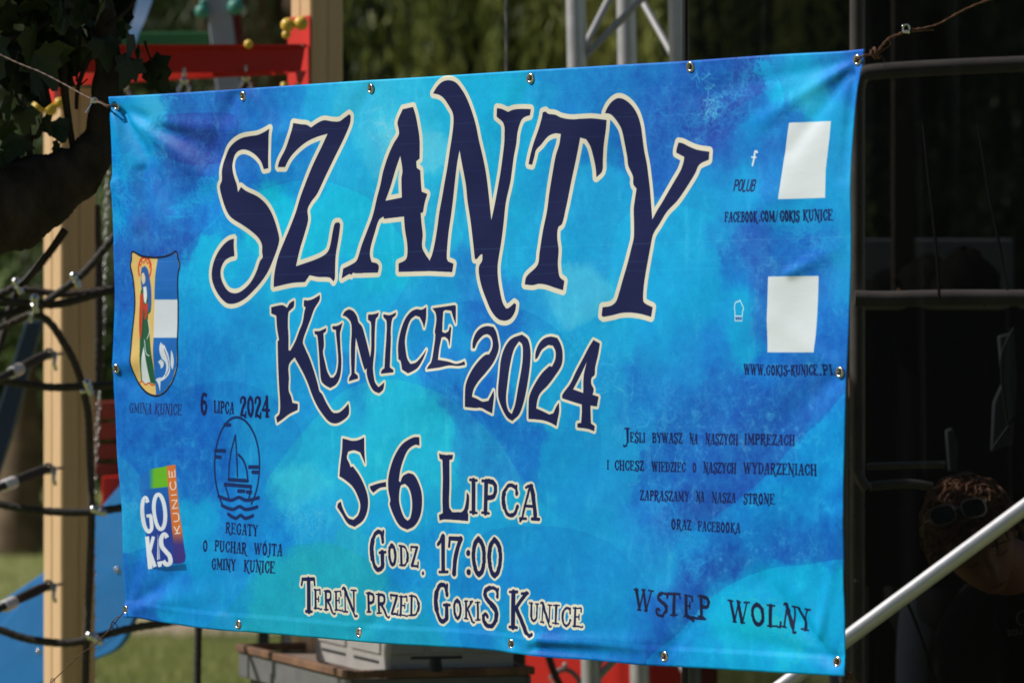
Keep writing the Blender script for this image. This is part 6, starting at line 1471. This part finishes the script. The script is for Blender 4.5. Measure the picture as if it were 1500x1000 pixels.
def person(name_label, base, J, head, face, hairm, shirt, trouser, hair_kw=None, arms_bare=True):
    """J: dict of joint positions. body = one skinned mesh with head and fingers"""
    t = thing("person", name_label, "person", base)
    ks = list(J.keys()); ix = {k: i for i, k in enumerate(ks)}
    R = dict(pelvis=(.135, .105), belly=(.125, .10), chest=(.150, .11), shoulders=(.10, .08), neck=(.058, .058), skull=(.05, .055))
    for s_ in 'LR':
        R.update({'clav' + s_: (.07, .065), 'sh' + s_: .058, 'elb' + s_: .041, 'fore' + s_: .038, 'wr' + s_: .026, 'palm' + s_: (.038, .020), 'hip' + s_: .088, 'kn' + s_: .056, 'calf' + s_: .055, 'ank' + s_: .037, 'toe' + s_: (.040, .028)})
    E = [('pelvis', 'belly'), ('belly', 'chest'), ('chest', 'shoulders'), ('shoulders', 'neck'), ('neck', 'skull')]
    for s_ in 'LR': E += [('shoulders', 'clav' + s_), ('clav' + s_, 'sh' + s_), ('sh' + s_, 'elb' + s_), ('elb' + s_, 'fore' + s_), ('fore' + s_, 'wr' + s_), ('wr' + s_, 'palm' + s_), ('pelvis', 'hip' + s_), ('hip' + s_, 'kn' + s_), ('kn' + s_, 'calf' + s_), ('calf' + s_, 'ank' + s_), ('ank' + s_, 'toe' + s_)]
    hc, hr, hf, hu, hs = head
    hv, hfc = head_mesh(hc, hr, hf, hu, hs); b = MB(); b.add(hv, hfc)
    for s_, sg in (('L', 1), ('R', -1)):
        w_, p_ = J['wr' + s_], J['palm' + s_]; dv = (p_ - w_).normalized(); pn = dv.cross(Vector((1, 0, 0))).normalized(); pn = pn if pn.z < 0 else -pn
        for pts, rr in hand(w_, dv, pn, sg, 1.0, .45, sg): b.tube(poly_path(pts, 3), [float(np.interp(i / (3 * (len(pts) - 1)), np.linspace(0, 1, len(rr)), rr)) for i in range(3 * (len(pts) - 1) + 1)], 10)
    skin_body([J[k] for k in ks], [(ix[a], ix[c]) for a, c in E], [tuple(q * (.86 if k in ('pelvis', 'belly', 'chest') else 1) for q in R[k]) if isinstance(R[k], tuple) else R[k] for k in ks], ix['pelvis'], "body", M['skin'], t, 2, (b.v, b.f))
    J['hem'] = J['pelvis'] - (J['belly'] - J['pelvis']).normalized() * .13; R['hem'] = (.135, .105); E.append(('pelvis', 'hem'))
    J['waist'] = J['pelvis'].lerp(J['belly'], .6); R['waist'] = (.118, .095); E.append(('pelvis', 'waist'))
    def sub(keys, grow, nm, m, root):
        kk = [k for k in keys]; jx = {k: i for i, k in enumerate(kk)}
        rad = []
        for k in kk:
            r = R[k]; g = grow[k] if isinstance(grow, dict) and k in grow else (grow if not isinstance(grow, dict) else grow['*'])
            rad.append(tuple(q + g for q in r) if isinstance(r, tuple) else r + g)
        skin_body([J[k] for k in kk], [(jx[a], jx[c]) for a, c in E if a in jx and c in jx], rad, jx[root], nm, m, t, 2)
    if arms_bare:
        for s_ in 'LR': J['slv' + s_] = J['sh' + s_].lerp(J['elb' + s_], .62); R['slv' + s_] = .047
        for s_ in 'LR': E.append(('sh' + s_, 'slv' + s_))
        J['collar'] = J['shoulders'].lerp(J['neck'], .55); R['collar'] = (.062, .058); E.append(('shoulders', 'collar'))
        sub(['pelvis', 'hem', 'belly', 'chest', 'shoulders', 'collar', 'clavL', 'shL', 'slvL', 'clavR', 'shR', 'slvR'], {'*': .022, 'pelvis': .026, 'shoulders': .034, 'chest': .026, 'clavL': .034, 'clavR': .034, 'shL': .026, 'shR': .026, 'collar': .022}, "t_shirt", M[shirt], 'chest')
    else:
        sub(['pelvis', 'hem', 'belly', 'chest', 'shoulders', 'neck', 'clavL', 'shL', 'elbL', 'foreL', 'wrL', 'clavR', 'shR', 'elbR', 'foreR', 'wrR'], {'*': .018, 'neck': .014, 'pelvis': .03, 'hem': .03}, "jacket", M[shirt], 'chest')
    for s_ in 'LR': E.append(('hip' + s_, 'kn' + s_)) if ('hip' + s_, 'kn' + s_) not in E else None
    sub(['pelvis', 'waist', 'hipL', 'knL', 'calfL', 'ankL', 'hipR', 'knR', 'calfR', 'ankR'], {'*': .014, 'pelvis': .004}, "trousers", M[trouser], 'pelvis')
    for s_ in 'LR':
        a, q = J['ank' + s_], J['toe' + s_]; m = MB(); m.ball(a.lerp(q, .55) + Vector((0, 0, .0)), .06, 14, (.85, 2.1, .8), ((q - a).cross(ZU).normalized(), Vector(((q - a).x, (q - a).y, 0)).normalized(), ZU)); m.build("shoe", M['black'], t)
    hair_mesh(hc, hr, hf, hu, hs, M[hairm], t, **(hair_kw or {}))
    # closed eyes / lashes, brows, mouth line
    m = MB()
    for sg in (-1, 1):
        p = [hc + (hr * (sg * .031 + .013 * q) + hf * (.083 - .004 * abs(q)) + hu * (-.003 - .003 * (1 - q * q))) * hs for q in (-1, -.5, 0, .5, 1)]; m.tube(p, .0016 * hs, 6)
        p = [hc + (hr * (sg * .031 + .018 * q) + hf * (.091 - .006 * abs(q)) + hu * (.020 + .004 * (1 - q * q))) * hs for q in (-1, -.5, 0, .5, 1)]; m.tube(p, .0026 * hs, 6)
    m.build("eyebrow", M[hairm], t)
    m = MB(); p = [hc + (hr * (.022 * q) + hf * (.094 - .010 * q * q) + hu * (-.064 - .003 * q * q)) * hs for q in (-1, -.6, -.2, .2, .6, 1)]; m.tube(p, [.001, .0028, .0034, .0034, .0028, .001], 6); m.build("mouth", M['lip'], t)
    return t

def seated_man():
    d = 9.86
    hc = W(1428, 786, 9.80); up = Vector((-.33, -.50, .80)).normalized(); fwd = Vector((.30, -.62, -.72)); fwd = (fwd - up * fwd.dot(up)).normalized(); right = fwd.cross(up).normalized()
    J = {}
    J['pelvis'] = Vector((1.28, 10.42, .56)); J['belly'] = Vector((1.26, 10.34, .74)); J['chest'] = Vector((1.20, 10.18, .93)); J['shoulders'] = Vector((1.15, 10.08, 1.06)); J['neck'] = Vector((1.09, 9.99, 1.12)); J['skull'] = hc - up * .06 - fwd * .03
    J['clavL'] = Vector((1.28, 10.08, 1.03)); J['shL'] = Vector((1.37, 10.08, .98)); J['elbL'] = Vector((1.44, 10.02, .72)); J['foreL'] = Vector((1.38, 9.93, .67)); J['wrL'] = Vector((1.27, 9.80, .64)); J['palmL'] = Vector((1.22, 9.75, .63))
    J['clavR'] = Vector((1.05, 10.05, 1.00)); J['shR'] = Vector((.99, 10.04, .95)); J['elbR'] = Vector((.98, 9.97, .70)); J['foreR'] = Vector((1.03, 9.88, .66)); J['wrR'] = Vector((1.12, 9.78, .64)); J['palmR'] = Vector((1.16, 9.74, .63))
    J['hipL'] = Vector((1.38, 10.40, .53)); J['knL'] = Vector((1.44, 9.96, .54)); J['calfL'] = Vector((1.44, 9.98, .34)); J['ankL'] = Vector((1.44, 10.00, .09)); J['toeL'] = Vector((1.45, 9.86, .04))
    J['hipR'] = Vector((1.18, 10.38, .53)); J['knR'] = Vector((1.08, 9.96, .54)); J['calfR'] = Vector((1.07, 9.98, .34)); J['ankR'] = Vector((1.06, 10.00, .09)); J['toeR'] = Vector((1.05, 9.86, .04))
    person("auburn haired man in black T-shirt sitting with bowed head behind the mesh", (1.28, 10.42, 0), J, (hc, right, fwd, up, 1.08), None, 'hair', 'bcloth', 'jeans', dict(n=1300, length=.034, seed=3))
    # sunglasses resting in the hair
    gc = W(1404, 749, 9.66); gr = Vector((1, .06, .22)).normalized(); gn = Vector((-.08, -.86, .42)); gn = (gn - gr * gn.dot(gr)).normalized(); gu = gr.cross(gn) * -1
    gu = gu if gu.z > 0 else -gu
    t = thing("sunglasses", "dark sunglasses with clear frame resting on the bowed man's hair", "sunglasses", tuple(gc))
    for sg in (-1, 1):
        lc = gc + gr * sg * .0335; out = []
        for q in range(24):
            a = q / 24 * 2 * math.pi; ca, sa = math.cos(a), math.sin(a); e = 2.8
            x = .0265 * abs(ca) ** (2 / e) * (1 if ca > 0 else -1); z = .0215 * abs(sa) ** (2 / e) * (1 if sa > 0 else -1)
            out.append(lc + gr * (x * (1 - .10 * (sa < 0) * abs(sa))) + gu * z - gn * (.004 * (x * sg / .0265)))
        m = MB(); m.prism(out, -gn * .002); m.build("lens", M['lens'], t, angle=30)
        m = MB(); m.tube(out + [out[0], out[1]], .0019, 8); m.build("frame", M['clear'], t)
        e0 = gc + gr * sg * .062 + gu * .012; m = MB(); m.tube(poly_path([e0, e0 + gr * sg * .006 - gn * .01, e0 + gr * sg * .009 - gn * .07, e0 + gr * sg * .004 - gn * .12 - gu * .01]), .0022, 8); m.build("temple_arm", M['clear'], t)
    m = MB(); m.tube(poly_path([gc - gr * .009 + gu * .007, gc + gu * .010, gc + gr * .009 + gu * .007]), .0022, 8); m.build("bridge", M['chrome'], t)
    # print on the shirt
    m = MB(); 
    def glyphs(x0, y0, s_, txt, dd):
        G_ = {'S': [[(4, 5), (3, 6), (1, 6), (0, 5), (0, 4), (4, 2), (4, 1), (3, 0), (1, 0), (0, 1)]], 'O': [[(1, 0), (0, 1), (0, 5), (1, 6), (3, 6), (4, 5), (4, 1), (3, 0), (1, 0)]], 'U': [[(0, 6), (0, 1), (1, 0), (3, 0), (4, 1), (4, 6)]]}
        for i, ch in enumerate(txt):
            for st in G_[ch]: m.tube([W(x0 + (i * 6.2 + a) * s_ , y0 - b * s_ - i * .8, dd) for a, b in st], .0009, 5)
    glyphs(1476, 930, 1.25, "SOU", 9.905)
    m.tube([W(1500 + 11 * math.cos(a / 14 * 6.28), 905 + 11 * math.sin(a / 14 * 6.28), 9.905) for a in range(15)], .0010, 5)
    o = m.build("shirt_print", M['print']); o.parent = bpy.data.objects.get("person"); o.location = -Vector(ORG["person"])
    t = thing("stool", "low black stool under the seated man behind the mesh", "stool", (1.28, 10.45, 0))
    MB().ring((1.28, 10.45, .43), (Vector((1, 0, 0)), Vector((0, 1, 0)), ZU), [(0.001, .02), (.15, .02), (.17, .005), (.17, -.02), (0.001, -.02)], 28).build("seat", M['black'], t)
    for a in range(4):
        q = a * math.pi / 2 + .78; MB().tube([(1.28 + .11 * math.cos(q), 10.45 + .11 * math.sin(q), .415), (1.28 + .19 * math.cos(q), 10.45 + .19 * math.sin(q), 0.0)], .011, 8).build("leg", M['pipe'], t)
seated_man()

def standing(x_px, d, top_px, label, seed, turn=0.0):
    z = W(0, top_px, d).z; x = W(x_px, 0, d).x; k = z / 1.80; V = lambda a, b, c: Vector((x + (a * math.cos(turn) - b * math.sin(turn)) * k, d + (a * math.sin(turn) + b * math.cos(turn)) * k, c * k))
    J = dict(pelvis=V(0, 0, .96), belly=V(0, 0, 1.12), chest=V(0, .01, 1.30), shoulders=V(0, .01, 1.44), neck=V(0, 0, 1.52), skull=V(0, -.01, 1.60))
    for s_, g in (('L', 1), ('R', -1)):
        J.update({'clav' + s_: V(.11 * g, .01, 1.43), 'sh' + s_: V(.18 * g, .01, 1.40), 'elb' + s_: V(.23 * g, .0, 1.20), 'fore' + s_: V(.15 * g, -.13, 1.27), 'wr' + s_: V(.04 * g, -.19 - .03 * g, 1.32), 'palm' + s_: V(-.02 * g, -.20 - .03 * g, 1.34),
                  'hip' + s_: V(.09 * g, 0, .92), 'kn' + s_: V(.10 * g, -.02, .50), 'calf' + s_: V(.10 * g, .01, .38), 'ank' + s_: V(.10 * g, .02, .09), 'toe' + s_: V(.11 * g, -.11, .035)})
    f = Vector((math.sin(turn), -math.cos(turn), 0)); r = f.cross(ZU)
    return person(label, (x, d, 0), J, (V(0, -.015, 1.675), r, f, ZU, k), None, 'dhair', 'bcloth', 'jeans', dict(n=60, length=.012, seed=seed), arms_bare=False)
standing(1296, 12.9, 398, "standing dark silhouette with the lowest head, left of the dark post behind the mesh", 5, 2.6)
standing(1360, 12.4, 376, "standing dark silhouette just right of the dark post behind the mesh", 6, 3.6)
standing(1414, 11.4, 366, "standing dark silhouette with the largest head, rightmost before the pale board", 7, 2.9)
